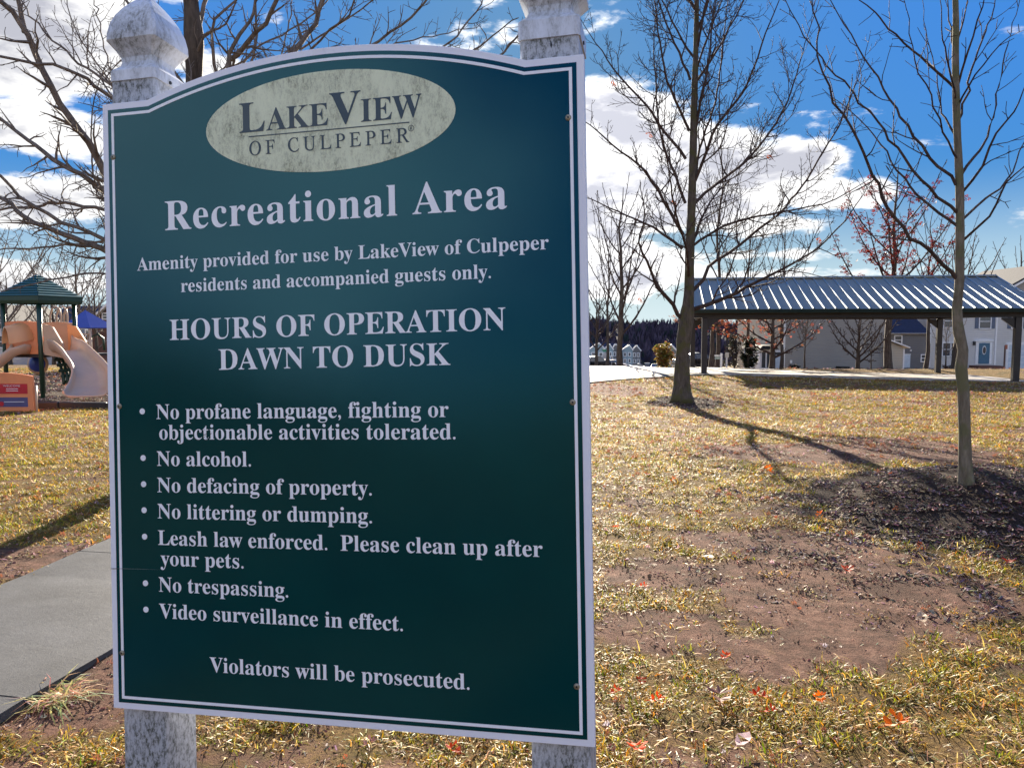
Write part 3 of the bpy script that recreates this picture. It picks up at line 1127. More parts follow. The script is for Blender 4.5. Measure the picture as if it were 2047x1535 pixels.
TP = px_line([(1364, 806), (1363, 770), (1365, 700), (1372, 640), (1377, 590), (1379, 500), (1382, 430), (1385, 330), (1388, 200), (1391, 100), (1394, -50), (1398, -250), (1402, -450)], YT)
m2 = YT / F
TR = [23 * m2, 17 * m2, 13.6 * m2, 15 * m2, 10 * m2, 9 * m2, 8.3 * m2, 7.6 * m2, 6.4 * m2, 5.2 * m2, 4 * m2, 2.6 * m2, 1 * m2]
trunk_part(t1, rel(t1, TP), TR, M_BARK1, flare=0.20, seed=3)
T1 = Tree(5, twig=0.0066, up=0.20, wob=0.30, ang=(30, 64), spacing=0.29, maxl=3, buds=0.22, ratio=(0.34, 0.60))
K = 2.361
L1 = [
    ([(1366, 640), (1345, 610), (1328, 588), (1314, 573), (1303, 545), (1294, 521), (1277, 487), (1284, 449), (1286, 402), (1280, 360)], -1.6, 8.5, 1.4),
    ([(1364, 497), (1325, 468), (1286, 445), (1235, 424), (1180, 398), (1130, 385)], 1.5, 6, 1.2),
    ([(1366, 470), (1341, 423), (1303, 360), (1277, 330), (1222, 288), (1180, 250), (1140, 225)], -1.2, 7, 1.2),
    ([(1370, 406), (1349, 351), (1328, 296), (1315, 237), (1311, 169), (1307, 85), (1316, 0), (1318, -60)], 1.8, 6, 1.0),
    ([(1371, 318), (1328, 262), (1294, 212), (1243, 157), (1214, 118), (1180, 72), (1150, 20)], 0.8, 6, 1.0),
    ([(1378, 262), (1349, 199), (1328, 140), (1315, 63), (1310, 0), (1306, -60)], -2.0, 5.5, 1.0),
    ([(1380, 160), (1349, 85), (1324, 25), (1300, -60), (1290, -130)], 1.2, 5, 0.9),
    ([(1384, 619), (1435, 602), (1473, 585), (1507, 566), (1561, 540), (1630, 500), (1690, 440), (1740, 370)], -2.6, 8.5, 1.2),
    ([(1386, 580), (1406, 558), (1417, 534), (1476, 491), (1519, 457), (1570, 415), (1603, 373), (1646, 305), (1684, 237), (1705, 180), (1726, 127), (1740, 60)], 1.6, 7.5, 1.1),
    ([(1381, 495), (1426, 462), (1498, 436), (1561, 424), (1646, 407), (1709, 377), (1750, 350)], -1.0, 5.5, 1.0),
    ([(1386, 410), (1426, 373), (1476, 335), (1515, 296), (1561, 229), (1587, 169), (1603, 106), (1629, 25), (1650, -40)], 2.2, 6.5, 1.0),
    ([(1387, 368), (1409, 313), (1434, 250), (1476, 199), (1506, 140), (1531, 68), (1557, 0), (1570, -50)], -2.4, 6.5, 1.0),
    ([(1386, 296), (1404, 182), (1417, 127), (1430, 0), (1440, -90)], -0.6, 6, 1.2),
    ([(1388, 366), (1400, 296), (1430, 203), (1443, 106), (1455, 0), (1465, -80)], 1.4, 5.5, 1.0),
    ([(1390, 150), (1420, 60), (1460, -40), (1500, -140)], 1.0, 4.5, 0.8),
    ([(1377, 560), (1372, 500), (1352, 430), (1335, 330), (1320, 240)], -3.6, 6, 1.0),
    ([(1377, 520), (1400, 440), (1440, 380), (1500, 330), (1560, 310)], 3.4, 5.5, 1.0),
]
for pts, dY, w0, w1 in L1:
    P_ = rel(t1, px_line(pts, YT, dY))
    limb(T1, t1, M_TWIG, P_, w0 * m2 * 0.52, w1 * m2 * 0.42, length=min(3.6, (P_[-1] - P_[0]).length * 0.7), start=0.10)
# crown above the frame
for k in range(12):
    zz = 8.5 + k * 0.45
    i = at_height(np.array([tuple(p) for p in TP]), zz + t1.location.z)
    c_ = rel(t1, [UP(1395, 652 - (zz - 1.75) * F / YT * 0.97, YT)])[0]
    a_ = k * 2.4
    D = Vector((math.cos(a_), math.sin(a_), 1.5))
    limb(T1, t1, M_TWIG, [c_, c_ + D * 0.5, c_ + D * 1.1 + Vector((0, 0, 0.25)), c_ + D * 1.7 + Vector((0, 0, .7))], 0.035, 0.01, dens=0.6)

# a few withered leaves still hanging on it
def leaf_shape(mb, M, size, c, lobes=True, q=None, curl=0.35):
    """a lobed leaf blade with a fold along the midrib and curled tips"""
    q = q or rnd
    out = [(0.0, -0.5), (0.15, -0.36), (0.34, -0.34), (0.38, -0.22), (0.20, -0.13), (0.40, -0.02), (0.50, 0.12), (0.40, 0.17), (0.20, 0.12), (0.30, 0.30), (0.24, 0.38), (0.10, 0.30), (0.05, 0.48), (0.0, 0.55)]
    if not lobes: out = [(0, -0.5), (0.17, -0.3), (0.25, 0), (0.18, 0.28), (0, 0.52)]
    pts = []
    for x, y in out: pts.append((x, y))
    rgt = [Vector((x, y, curl * (x * x * 2.2 + max(0, abs(y) - .2) ** 2) + q.uniform(-.03, .03))) for x, y in pts]
    lft = [Vector((-x, y, curl * (x * x * 2.2 + max(0, abs(y) - .2) ** 2) + q.uniform(-.05, .05))) for x, y in pts[1:-1]]
    mid = [Vector((0, y, 0)) for y in (-0.2, 0.1)]
    vs = rgt + lft + mid
    n = len(rgt); a = n + len(lft); b = a + 1
    fs = []
    for i in range(n - 1):
        m_ = a if pts[i][1] + pts[i + 1][1] < -0.1 else b
        fs.append((i, i + 1, m_))
        l0 = n + i - 1 if i > 0 else 0
        l1 = n + i if i + 1 < n - 1 else n - 1
        fs.append((l1, l0, m_))
    fs.append((a, b, n - 1)) if False else None
    vs = [M @ (v_ * size) for v_ in vs]
    mb.add(vs, fs, c)
    return mb


def rmat(p, q=None):
    q = q or rnd
    from mathutils import Euler
    return Matrix.Translation(p) @ Euler((q.uniform(-1, 1), q.uniform(-1, 1), q.uniform(0, 6.28))).to_matrix().to_4x4()


for x, y, dY in ((1225, 167, 0.8), (1296, 267, -1), (1538, 314, -1.2), (1346, 405, 1), (1279, 600, -1.5), (1636, 480, 0.5)):
    mb = MB(); p = Vector(UP(x, y, YT + dY * 0.6)) - Vector(t1.location)
    leaf_shape(mb, rmat(p), 0.15, (0.42, 0.10, 0.03)); leaf_shape(mb, rmat(p + Vector((.05, 0, -.06))), 0.12, (0.30, 0.08, 0.03))
    mb.build('leaf', M_LEAF, t1)

# the young tree on the right mound -------------------------------------
Y2 = gpt(1931, 964).y
b2 = gpt(1931, 964)
t2 = empty('young_tree', (b2.x, b2.y, gz(b2.x, b2.y)), label='slender bare young tree with smooth olive-grey trunk on the dark mulch mound', cat='tree')
TP = px_line([(1932, 972), (1930, 940), (1928, 850), (1925, 770), (1921, 735), (1925, 700), (1917, 665), (1913, 620), (1918, 560), (1919, 423), (1917, 339), (1913, 254), (1910, 127), (1911, 42), (1908, -60), (1905, -300), (1900, -560), (1896, -800)], Y2)
m2 = Y2 / F
TR = [14.5 * m2, 12 * m2, 11 * m2, 10.5 * m2, 11.5 * m2, 9.6 * m2, 10.6 * m2, 8.7 * m2, 8.6 * m2, 7.8 * m2, 7.2 * m2, 6.6 * m2, 6.4 * m2, 5.6 * m2, 4.8 * m2, 3.4 * m2, 2 * m2, .8 * m2]
trunk_part(t2, rel(t2, TP), TR, M_BARK2, step=0.09, flare=0.35, seed=5, knots=0.035)
T2 = Tree(9, twig=0.0038, up=0.12, wob=0.26, ang=(28, 58), spacing=0.22, maxl=3, buds=0.10, ratio=(0.24, 0.50), minlen=0.07, keep=0.9)
L2 = [
    ([(1911, 556), (1885, 527), (1858, 500), (1807, 457), (1764, 394), (1735, 330), (1714, 280), (1671, 203), (1646, 140), (1629, 55), (1620, 0), (1612, -60)], -0.8, 7, 1.3),
    ([(1914, 452), (1858, 410), (1820, 373), (1781, 322), (1747, 271), (1700, 222), (1646, 180)], 0.9, 5, 1.1),
    ([(1913, 425), (1875, 394), (1841, 356), (1794, 296), (1756, 237), (1688, 169), (1625, 97), (1582, 25), (1560, -30)], -0.3, 5.5, 1.0),
    ([(1911, 370), (1858, 313), (1815, 254), (1781, 199), (1739, 135), (1700, 70), (1660, 0), (1640, -60)], 0.5, 5.2, 1.0),
    ([(1908, 176), (1875, 145), (1841, 114), (1790, 72), (1747, 25), (1718, 0), (1690, -40)], -0.6, 4.5, 1.0),
    ([(1912, 275), (1890, 240), (1879, 212), (1872, 150), (1850, 60), (1845, -30)], 1.0, 3.6, 0.9),
    ([(1922, 349), (1945, 318), (1963, 292), (1980, 254), (1997, 169), (2010, 106), (2030, 30), (2043, -20)], 0.7, 5, 1.0),
    ([(1925, 383), (1963, 330), (1993, 267), (2027, 224), (2047, 178), (2100, 60)], -0.7, 4.6, 1.0),
    ([(1925, 438), (1968, 398), (2014, 360), (2047, 280), (2100, 180)], 0.4, 4.6, 1.0),
    ([(1926, 480), (1976, 432), (2014, 364), (2044, 335), (2120, 260)], -0.8, 4.4, 1.0),
    ([(1915, 172), (1934, 106), (1955, 42), (1968, -10), (1980, -60)], -0.4, 3.8, 0.9),
    ([(1917, 240), (1942, 140), (1975, 50), (1990, 0), (2010, -60)], 0.8, 4, 0.9),
    ([(1910, 200), (1895, 130), (1885, 60), (1878, -20)], -0.9, 3.6, 0.9),
    ([(1912, 120), (1900, 60), (1895, 0), (1890, -60)], 0.6, 3.4, 0.9),
    ([(1911, 100), (1930, 20), (1945, -60)], 0.3, 3.4, 0.9),
    ([(1915, 320), (1885, 262), (1862, 190), (1830, 120), (1815, 40), (1800, -20)], -1.0, 3.4, 0.8),
    ([(1917, 210), (1950, 150), (2000, 90), (2047, 60)], -1.0, 3.2, 0.8),
]
for pts, dY, w0, w1 in L2:
    P_ = rel(t2, px_line(pts, Y2, dY))
    limb(T2, t2, M_TWIG, P_, w0 * m2 * 0.60, w1 * m2 * 0.5, step=0.12, length=min(1.35, (P_[-1] - P_[0]).length * 0.6), start=0.14)
for k in range(8):
    c_ = rel(t2, [UP(1903, -80 - k * 70, Y2)])[0]
    a_ = k * 2.4
    D = Vector((math.cos(a_), math.sin(a_), 1.8))
    limb(T2, t2, M_TWIG, [c_, c_ + D * 0.3, c_ + D * 0.7 + Vector((0, 0, 0.15)), c_ + D * 1.0 + Vector((0, 0, .5))], 0.014, 0.005, dens=0.7, step=0.15)

# the big tree behind the sign on the left -----------------------------------
Y3 = 9.4
t3b = UP(395, 915, Y3)
t3 = empty('spreading_tree', (t3b.x, Y3, gz(t3b.x, Y3)), label='large spreading bare tree behind the left end of the sign', cat='tree')
TP = px_line([(396, 960), (395, 800), (393, 640), (392, 520), (391, 400), (390, 250), (388, 150), (388, 90), (384, 30), (376, -60), (366, -220), (358, -400), (350, -600)], Y3)
TP[0].z = t3.location.z - 0.1
m2 = Y3 / F
TR = [27 * m2, 23 * m2, 21 * m2, 19 * m2, 17 * m2, 15 * m2, 15 * m2, 19 * m2, 15 * m2, 12 * m2, 9 * m2, 6 * m2, 2 * m2]
trunk_part(t3, rel(t3, TP), TR, M_BARK3, step=0.15, flare=0.2, seed=8)
T3 = Tree(14, twig=0.0040, up=0.06, wob=0.36, ang=(30, 66), spacing=0.185, maxl=3, buds=0.2, ratio=(0.34, 0.66), minlen=0.09)
L3 = [
    ([(392, 640), (330, 545), (262, 436), (204, 336), (175, 285), (120, 204), (73, 110), (40, 44), (0, 4), (-50, -60)], -1.0, 19, 9, 'M'),
    ([(50, 66), (44, 40), (40, 15), (30, -30), (10, -100)], -1.1, 11, 7, 'F'),
    ([(392, 530), (300, 432), (204, 376), (146, 343), (106, 318), (73, 292), (36, 266), (0, 237), (-60, 200)], 0.8, 14, 7, 'M'),
    ([(392, 450), (290, 428), (206, 418), (128, 405), (73, 413), (0, 420), (-60, 430)], 1.4, 10, 5, 'M'),
    ([(392, 585), (300, 530), (206, 478), (128, 445), (73, 416), (36, 391), (0, 354), (-50, 320)], -0.6, 10, 6, 'M'),
    ([(392, 600), (300, 545), (206, 498), (146, 475), (91, 453), (47, 434), (22, 409), (0, 398), (-60, 360)], 0.3, 15, 8, 'M'),
    ([(392, 520), (300, 495), (206, 482), (128, 491), (55, 496), (0, 500), (-60, 515)], 1.6, 7, 3, 'M'),
    ([(391, 330), (300, 250), (213, 190), (175, 161), (139, 139), (73, 128), (0, 113), (-60, 95)], -1.3, 9, 5, 'M'),
    ([(391, 300), (290, 215), (212, 164), (157, 124), (120, 95), (73, 47), (45, 0), (20, -60)], 0.9, 7, 3, 'M'),
    ([(390, 200), (330, 120), (270, 30), (230, -50), (190, -160)], 0.6, 9, 4, 'M'),
    ([(300, 480), (240, 430), (190, 350), (182, 270), (190, 200), (215, 120)], -0.4, 5, 2, 'F'),
    ([(392, 430), (430, 250), (455, 140), (473, 110), (516, 65), (555, 0), (590, -80)], -0.9, 13, 8, 'M'),
    ([(456, 140), (458, 105), (480, 70), (500, 43), (512, 0), (520, -80)], -1.1, 9, 5, 'F'),
    ([(500, 130), (511, 90), (511, 0), (508, -80)], 0.9, 6, 5, 'F'),
    ([(440, 180), (425, 100), (430, 40), (470, 0), (500, -60)], 0.4, 8, 4, 'F'),
    ([(392, 500), (440, 400), (510, 260), (565, 150), (590, 101), (620, 65), (646, 0), (670, -80)], 1.0, 15, 11, 'M'),
    ([(600, 100), (660, 60), (720, 20), (790, -30)], 1.2, 5, 3, 'F'),
    ([(392, 470), (520, 300), (640, 180), (720, 110), (800, 50), (860, -10), (900, -60)], -0.6, 8, 4, 'M'),
    ([(392, 455), (540, 320), (700, 200), (850, 120), (925, 60), (960, 10), (985, -50)], 1.5, 7, 3, 'M'),
    ([(392, 490), (600, 340), (800, 210), (980, 125), (1030, 75), (1060, 0), (1080, -60)], 0.3, 7, 3, 'M'),
    ([(388, 95), (402, 30), (424, -40), (440, -150)], 0.4, 11, 7, 'M'),
    ([(392, 560), (300, 560), (200, 545), (100, 560), (0, 585)], -1.2, 6, 2.5, 'M'),
    ([(391, 370), (330, 330), (260, 230), (210, 100), (190, 0)], 1.8, 6, 3, 'M'),
    ([(392, 440), (560, 280), (700, 150), (790, 90), (880, 70), (960, 50)], 1.9, 6, 2, 'M'),
    ([(392, 420), (520, 250), (600, 140), (640, 80), (700, 30), (720, -40)], -1.2, 7, 3, 'M'),
    ([(392, 400), (450, 230), (490, 120), (560, 70), (640, 20), (690, -50)], 1.4, 6, 3, 'M'),
    ([(392, 480), (620, 330), (800, 190), (930, 110), (1000, 60), (1040, 30)], -0.9, 6, 2, 'M'),
    ([(388, 120), (410, 70), (450, 50), (480, -20)], -0.7, 6, 3, 'M'),
    ([(392, 430), (480, 280), (540, 160), (575, 60), (590, -40)], 2.0, 6, 3, 'M'),
    ([(300, 300), (250, 240), (225, 170), (150, 60), (130, -30)], 1.0, 5, 2, 'F'),
]
for pts, dY, w0, w1, kd in L3:
    Yb = Y3
    P_ = rel(t3, px_line(pts, Y3, dY)) if kd == 'M' else rel(t3, [UP(x, y, Y3 + dY * 0.6) for x, y in pts])
    limb(T3, t3, M_TWIGP, P_, w0 * m2 * 0.46, w1 * m2 * 0.40, step=0.16, length=min(1.7, (P_[-1] - P_[0]).length * 0.6), start=0.12, dens=0.95)


# ------------------------------------------------------------------ other bare trees
def wild_tree(name, label, px, py, Y, top, r_px, spread, seed, mat=None, tmat=None, twig=0.009, limbs=12, first=0.22, lean=0.0, leaf=None, group=None, up=0.2, dens=0.8, curve=0.6, wob=0.24, maxl=2, zb=None):
    """tree whose foot the photo shows at (px, py) and whose tip reaches row top"""
    p = UP(px, py, Y)
    z0 = min(p.z, gz(p.x, Y)) if zb is None else zb
    root = empty(name, (p.x, Y, z0), label=label, cat='tree', group=group)
    H = UP(px, top, Y).z - z0
    q = random.Random(seed)
    T = Tree(seed, twig=twig, up=up, wob=wob, ang=(28, 60), spacing=H * 0.045, maxl=maxl, ratio=(0.3, 0.55), minlen=H * 0.02)
    r0 = r_px * Y / F
    n = 9
    tp = [(lean * H * (i / n) ** 1.5 + q.gauss(0, .005) * H * (i > 0), q.gauss(0, .005) * H * (i > 0), H * i / n - (0.15 if i == 0 else 0)) for i in range(n + 1)]
    tr = [r0 * (1.25 if i == 0 else (1 - 0.93 * i / n) ** 0.9) for i in range(n + 1)]
    P, R = trunk_part(root, [Vector(v_) for v_ in tp], tr, tmat or M_BARK3, step=max(0.2, H / 30), sides=8, flare=0.15, seed=seed)
    tot = []
    for k in range(limbs):
        f_ = first + (0.95 - first) * (k + q.random() * .6) / limbs
        i = min(len(P) - 1, int(f_ * (len(P) - 1)))
        a_ = k * 2.399 + q.uniform(-.5, .5)
        ln = spread * (1.08 - 0.8 * (f_ - first) / (1 - first)) * q.uniform(.75, 1.1)
        d = Vector((math.cos(a_), math.sin(a_), 0))
        c_ = Vector(P[i])
        e = ln * curve
        pts = [c_, c_ + d * ln * 0.35 + Vector((0, 0, e * 0.35)), c_ + d * ln * 0.7 + Vector((0, 0, e * 0.85)), c_ + d * ln + Vector((0, 0, e * 1.5))]
        limb(T, root, mat or M_TWIG, pts, max(R[i] * 0.5, twig * 1.5), twig, dens=dens, step=ln / 8, length=ln * 0.75)
    if leaf:
        n_leaf, size, cols, zlo, zhi, keep = leaf
        mb = MB(); tips = [t_ for t_ in T.tips if zlo * H < t_[0][2] < zhi * H]
        q.shuffle(tips)
        cnt = 0
        for tip, d in tips * 6:
            if cnt >= n_leaf: break
            if q.random() > keep: continue
            pp = Vector(tip) + Vector((q.gauss(0, .18), q.gauss(0, .18), q.gauss(-.05, .15)))
            leaf_shape(mb, rmat(pp, q), size * q.uniform(.7, 1.2), tuple(k_ * q.uniform(.7, 1.2) for k_ in q.choice(cols)), True, q)
            cnt += 1
        o = mb.build('leaves', M_LEAF, root)
        o['kind'] = 'stuff'
    return root


RED = [(0.22, 0.025, 0.018), (0.30, 0.05, 0.025), (0.17, 0.02, 0.02)]
ORA = [(0.38, 0.12, 0.06), (0.30, 0.07, 0.04), (0.45, 0.20, 0.12)]
YEL = [(0.38, 0.27, 0.06), (0.22, 0.17, 0.04), (0.5, 0.40, 0.16), (0.25, 0.12, 0.04)]
wild_tree('street_tree', 'slim bare tree standing by the stop sign beyond the pale apron', 1240, 739, 44, 375, 6.6, 2.6, 31, limbs=16, first=0.24, twig=0.016, curve=1.3, dens=1.1, maxl=3)
wild_tree('red_oak', 'tall tree with clinging dark red leaves rising above the pavilion roof', 1776, 737, 47, 330, 7.5, 4.3, 32, limbs=20, first=0.27, twig=0.017, curve=1.0, leaf=(1500, 0.24, RED, 0.42, 0.92, 1.0), maxl=3)
wild_tree('thin_tree', 'thin bare tree showing just behind the left end of the pavilion roof', 1434, 737, 54, 262, 4.5, 2.4, 33, limbs=16, first=0.35, twig=0.014, curve=2.0)
wild_tree('thin_tree', 'thin bare tree whose top shows above the roof near its quarter', 1492, 737, 56, 440, 4.0, 2.8, 34, limbs=14, first=0.35, twig=0.014, curve=1.8)
wild_tree('thin_tree', 'bare upright tree behind the roof, right of the mossy tree', 1562, 737, 58, 455, 3.6, 2.4, 35, limbs=14, first=0.35, twig=0.013, curve=1.8)
wild_tree('thin_tree', 'bare tree behind the red-leaved one above the roof', 1850, 737, 60, 420, 4.0, 3.4, 36, limbs=14, first=0.4, twig=0.013, curve=1.4)
wild_tree('copper_oak', 'dark-trunked tree with orange leaves low on its branches, left under the pavilion', 1423, 737, 50, 585, 6.0, 2.6, 37, limbs=14, first=0.50, twig=0.014, curve=0.25, leaf=(300, 0.22, ORA, 0.30, 0.8, 1.0), up=0.05)
wild_tree('copper_oak', 'tree with orange leaves before the bay window, seen under the pavilion', 1543, 738, 49, 540, 5.4, 3.2, 38, limbs=22, first=0.16, twig=0.014, curve=0.5, leaf=(230, 0.22, ORA, 0.25, 0.7, 1.0), up=0.08, maxl=3)
wild_tree('small_tree', 'small pale-stemmed tree on a mulch heap before the grey wall', 1608, 737, 46, 640, 2.0, 1.6, 39, M_TWIGP, limbs=12, first=0.45, twig=0.012, curve=1.3)
wild_tree('small_tree', 'low wide dark tree spreading before the grey wall', 1714, 739, 45, 628, 4.6, 2.3, 40, limbs=16, first=0.18, twig=0.013, curve=0.9, maxl=3)
wild_tree('small_tree', 'very thin sapling between the spreading tree and the red oak', 1741, 737, 46, 660, 1.3, 0.7, 41, limbs=8, first=0.5, twig=0.010, curve=1.2)
wild_tree('lawn_tree', 'stout trunked tree between the pavilion back post and the blue door', 1910, 738, 50, 500, 7.5, 3.4, 42, limbs=14, first=0.42, twig=0.015, curve=1.0)
wild_tree('small_tree', 'bare shrubby tree at the porch window of the white house', 1890, 737, 66, 640, 1.5, 1.8, 43, M_TWIGP, limbs=10, first=0.3, twig=0.012, curve=1.4)
wild_tree('far_tree', 'bare tree by the dark car right next to the sign edge', 1192, 733, 90, 600, 4.2, 4.5, 44, limbs=14, first=0.3, twig=0.03, curve=1.1)
wild_tree('far_tree', 'fine-twigged pale tree low in the sky right beside the sign', 1214, 737, 70, 455, 3.6, 5.0, 45, limbs=14, first=0.35, twig=0.018, curve=1.4)
wild_tree('far_tree', 'bare tree at the far right beyond the white house', 2030, 700, 95, 500, 5, 6.0, 46, limbs=14, first=0.3, twig=0.025, curve=1.2)
# beyond the playground
for i, (px, top, Y, r_, sp_, sd) in enumerate([(20, 545, 52, 5, 4.0, 51), (110, 560, 60, 4.5, 4.5, 52), (160, 500, 64, 5, 5.5, 53), (-40, 500, 48, 6, 5, 54), (195, 545, 55, 4, 3.5, 55)]):
    wild_tree('playground_tree', ['bare tree behind the tan slides at the photo edge', 'bare tree showing beneath the play tower roof', 'tall fine-twigged tree above the blue shade roof',
                                  'bare tree leaning in from the photo edge behind the play tower', 'small bare tree just left of the sign over the brown gable'][i],
              px, 742, Y, top, r_, sp_, sd, M_TWIGP, limbs=14, first=0.25, twig=0.015, curve=1.0)


# ------------------------------------------------------------------ leafy shrubs
def shrub(name, label, px, py, Y, w_px, top, cols, n, size, seed, mat=M_LEAF, group=None, cone=0.4):
    p = UP(px, py, Y)
    z0 = min(p.z, gz(p.x, Y))
    root = empty(name, (p.x, Y, z0), label=label, cat='shrub', group=group)
    H = UP(px, top, Y).z - z0; W_ = w_px * Y / F
    q = random.Random(seed)
    mb = MB()
    for k in range(6):
        a_ = k * 1.05; mb.tube([(0, 0, -.1), (math.cos(a_) * W_ * .12, math.sin(a_) * W_ * .12, H * .4), (math.cos(a_) * W_ * .3, math.sin(a_) * W_ * .3, H * .75)], [0.04, 0.03, 0.01], 5)
    mb.build('stem', M_BARK3, root)
    mb = MB()
    clumps = [(q.uniform(0, 6.28), q.random() ** 0.7, q.random() ** 0.8) for _ in range(28)]
    for _ in range(n):
        a_, rr, h = q.choice(clumps)
        rad = W_ * 0.5 * (1 - cone * h) * (0.55 + 0.45 * math.sin(min(1, h * 1.4 + .35) * 1.9)) * rr
        c_ = Vector((math.cos(a_) * rad, math.sin(a_) * rad, 0.06 * H + h * 0.86 * H))
        c_ += Vector((q.gauss(0, W_ * .07), q.gauss(0, W_ * .07), q.gauss(0, H * .07)))
        c_.z = max(c_.z, 0.02)
        leaf_shape(mb, rmat(c_, q), size * q.uniform(.6, 1.2), tuple(k_ * q.uniform(.6, 1.2) for k_ in q.choice(cols)), False, q)
    o = mb.build('foliage', mat, root)
    o['kind'] = 'stuff'
    return root


shrub('magnolia', 'round golden-brown evergreen shrub between the slim tree and the mossy trunk', 1326, 738, 60, 48, 686, YEL, 1500, 0.28, 61)
DG = [(0.012, 0.02, 0.010), (0.02, 0.032, 0.014), (0.03, 0.035, 0.02)]
shrub('evergreen', 'dark evergreen beside the bay window under the pavilion', 1497, 737, 55, 30, 676, DG, 1300, 0.25, 62)
shrub('evergreen', 'dark twiggy evergreen left of the first one, behind the sign posts', 1468, 737, 57, 44, 668, [(0.03, 0.03, 0.02), (0.05, 0.04, 0.03)], 1000, 0.22, 63, cone=0.1)
shrub('hedge', 'low dark hedge at the foot of the grey wall', 1588, 739, 58, 26, 729, DG, 420, 0.14, 64, cone=0.0)
shrub('hedge', 'low brown bush before the white house window', 1897, 740, 62, 30, 730, [(0.08, 0.04, 0.03), (0.05, 0.03, 0.02)], 350, 0.14, 65, cone=0.0)


# ------------------------------------------------------------------ wooded hill, far off
def hill(name, label, Yh, x0, x1, base, crest, seed, mat):
    """a long wooded rise: a bank with a ragged top of crowns"""
    mb = MB(); q = random.Random(seed)
    xs = np.linspace(x0, x1, 260)
    rows = []
    for j, f_ in enumerate((0, .35, .62, .82, .93, 1.0)):
        top = crest(xs) - base
        jag = (fbm(xs / 9.0, xs * 0 + seed, 4, 4) - .5) * 6 + (fbm(xs / 2.4, xs * 0 + j, 9, 3) - .5) * 3
        zz = base + top * math.sin(f_ * PI / 2) ** 1.0 + jag * (0.15 + 0.85 * f_)
        rows.append([(x, Yh + (f_ ** 1.3) * 160 + (fbm(np.array([x / 30.]), np.array([j * 1.]), 3)[0] - .5) * 30, z) for x, z in zip(xs, zz)])
    vs = [p for r_ in rows for p in r_]
    n = len(xs)
    mb.add(vs, [(j * n + i, j * n + i + 1, (j + 1) * n + i + 1, (j + 1) * n + i) for j in range(5) for i in range(n - 1)])
    return tag(mb.build(name, mat), label, kind='structure')


M_HILL = None
def hill_mat():
    m, t = new_mat('winter_woods')
    p = t.pos((1, 0.4, 0.35))
    n1 = t.noise(p, 0.35, 7, 0.75)
    n2 = t.noise(t.pos(), 0.02, 3, 0.5)
    c = t.ramp(n1, [(0.3, (0.02, 0.02, 0.035)), (0.55, (0.045, 0.04, 0.06)), (0.75, (0.075, 0.06, 0.075))])  # blue of haze and shade put into the woods colour
    c = t.mix(t.sstep(n2, 0.4, 0.62), c, (0.014, 0.017, 0.036))
    t.bsdf(c, 0.95, 0, t.bump(n1, 1.0, 3.0), 0.05)
    return m


M_HILL = hill_mat()
hz = UP(1300, 672, 470).z
hill('hill', 'long wooded hill tinted with bluish haze and shade along the horizon', 335, -700, 900, -22, lambda x: hz + 6 * np.sin(x / 130.0 + 1) + (x < 60) * 2.0 - np.clip(x - 250, 0, 400) * 0.01, 4, M_HILL)
# woods: leafless crowns all over the slope and along the crest, one mass
mb = MB(); q = random.Random(5)
def bank(x, f_):
    top = float(hz + 6 * math.sin(x / 130.0 + 1) + (2.0 if x < 60 else 0) - min(max(x - 250, 0), 400) * 0.01) + 22
    return 335 + (f_ ** 1.3) * 160, -22 + top * math.sin(f_ * PI / 2)
for _ in range(3600):
    f_ = q.random() ** 0.8; yb, zb = bank(0, f_)
    x = q.uniform(-0.45, 0.62) * yb; yb, zb = bank(x, f_)
    zb -= 2.5; h = q.uniform(5.5, 9.5) * (0.8 if f_ > .9 else 1); g_ = q.uniform(.35, 1.3)
    c_ = (0.060 * g_, 0.052 * g_, 0.080 * g_) if q.random() > .12 else (0.022, 0.034, 0.035)  # crowns carry the same hazy blue in their colour
    for k in range(8):
        dx, dy = q.gauss(0, h * .17), q.gauss(0, h * .17); e = q.uniform(.65, 1.02)
        mb.add([(x - .25, yb, zb), (x + .25, yb, zb), (x + dx + q.uniform(.15, .7), yb + dy, zb + h * e * .8), (x + dx, yb + dy, zb + h * e)], [(0, 1, 2, 3)], c_)
tag(mb.build('woods', tint_mat('far_woods', 0.0, 0.95, 1.0, 0.02)), 'leafless trees covering the slope and crest of the far hill', 'woods', kind='stuff')


# ------------------------------------------------------------------ pavilion
PL = Vector((0.984, -0.176, 0)).normalized(); PT = Vector((0.176, 0.984, 0)).normalized()
FL0 = UP(1407, 745.6, 33.75)
PAV = Matrix(((PL.x, PT.x, 0, FL0.x), (PL.y, PT.y, 0, FL0.y), (0, 0, 1, 0), (0, 0, 0, 1)))
PLN, PWD = 12.8, 8.5
def slab_z(l, t_): return FL0.z - 0.0170 * l - 0.0226 * t_
mb = MB()
c4 = [(-0.75, -0.42), (PLN + 1.3, -0.42), (PLN + 1.3, PWD + 0.45), (-0.75, PWD + 0.45)]
nx_, ny_ = 6, 4
slab = empty('concrete_slab', (0, 0, 0), label='pale concrete slab under the pavilion, wet in places', kind='structure')
for i in range(5):
    mb = MB()
    l0 = -0.75 + i * 2.97; l1 = l0 + 2.955
    vs = []
    for l_, t_ in ((l0, -.42), (l1, -.42), (l1, PWD + .45), (l0, PWD + .45)):
        p = PAV @ Vector((l_, t_, 0)); vs.append((p.x, p.y, slab_z(l_, t_)))
    vs += [(x, y, z - 0.4) for x, y, z in vs]
    mb.add(vs, [(0, 1, 2, 3), (7, 6, 5, 4), (0, 4, 5, 1), (1, 5, 6, 2), (2, 6, 7, 3), (3, 7, 4, 0)])
    mb.build('slab_panel', M_SLAB, slab)

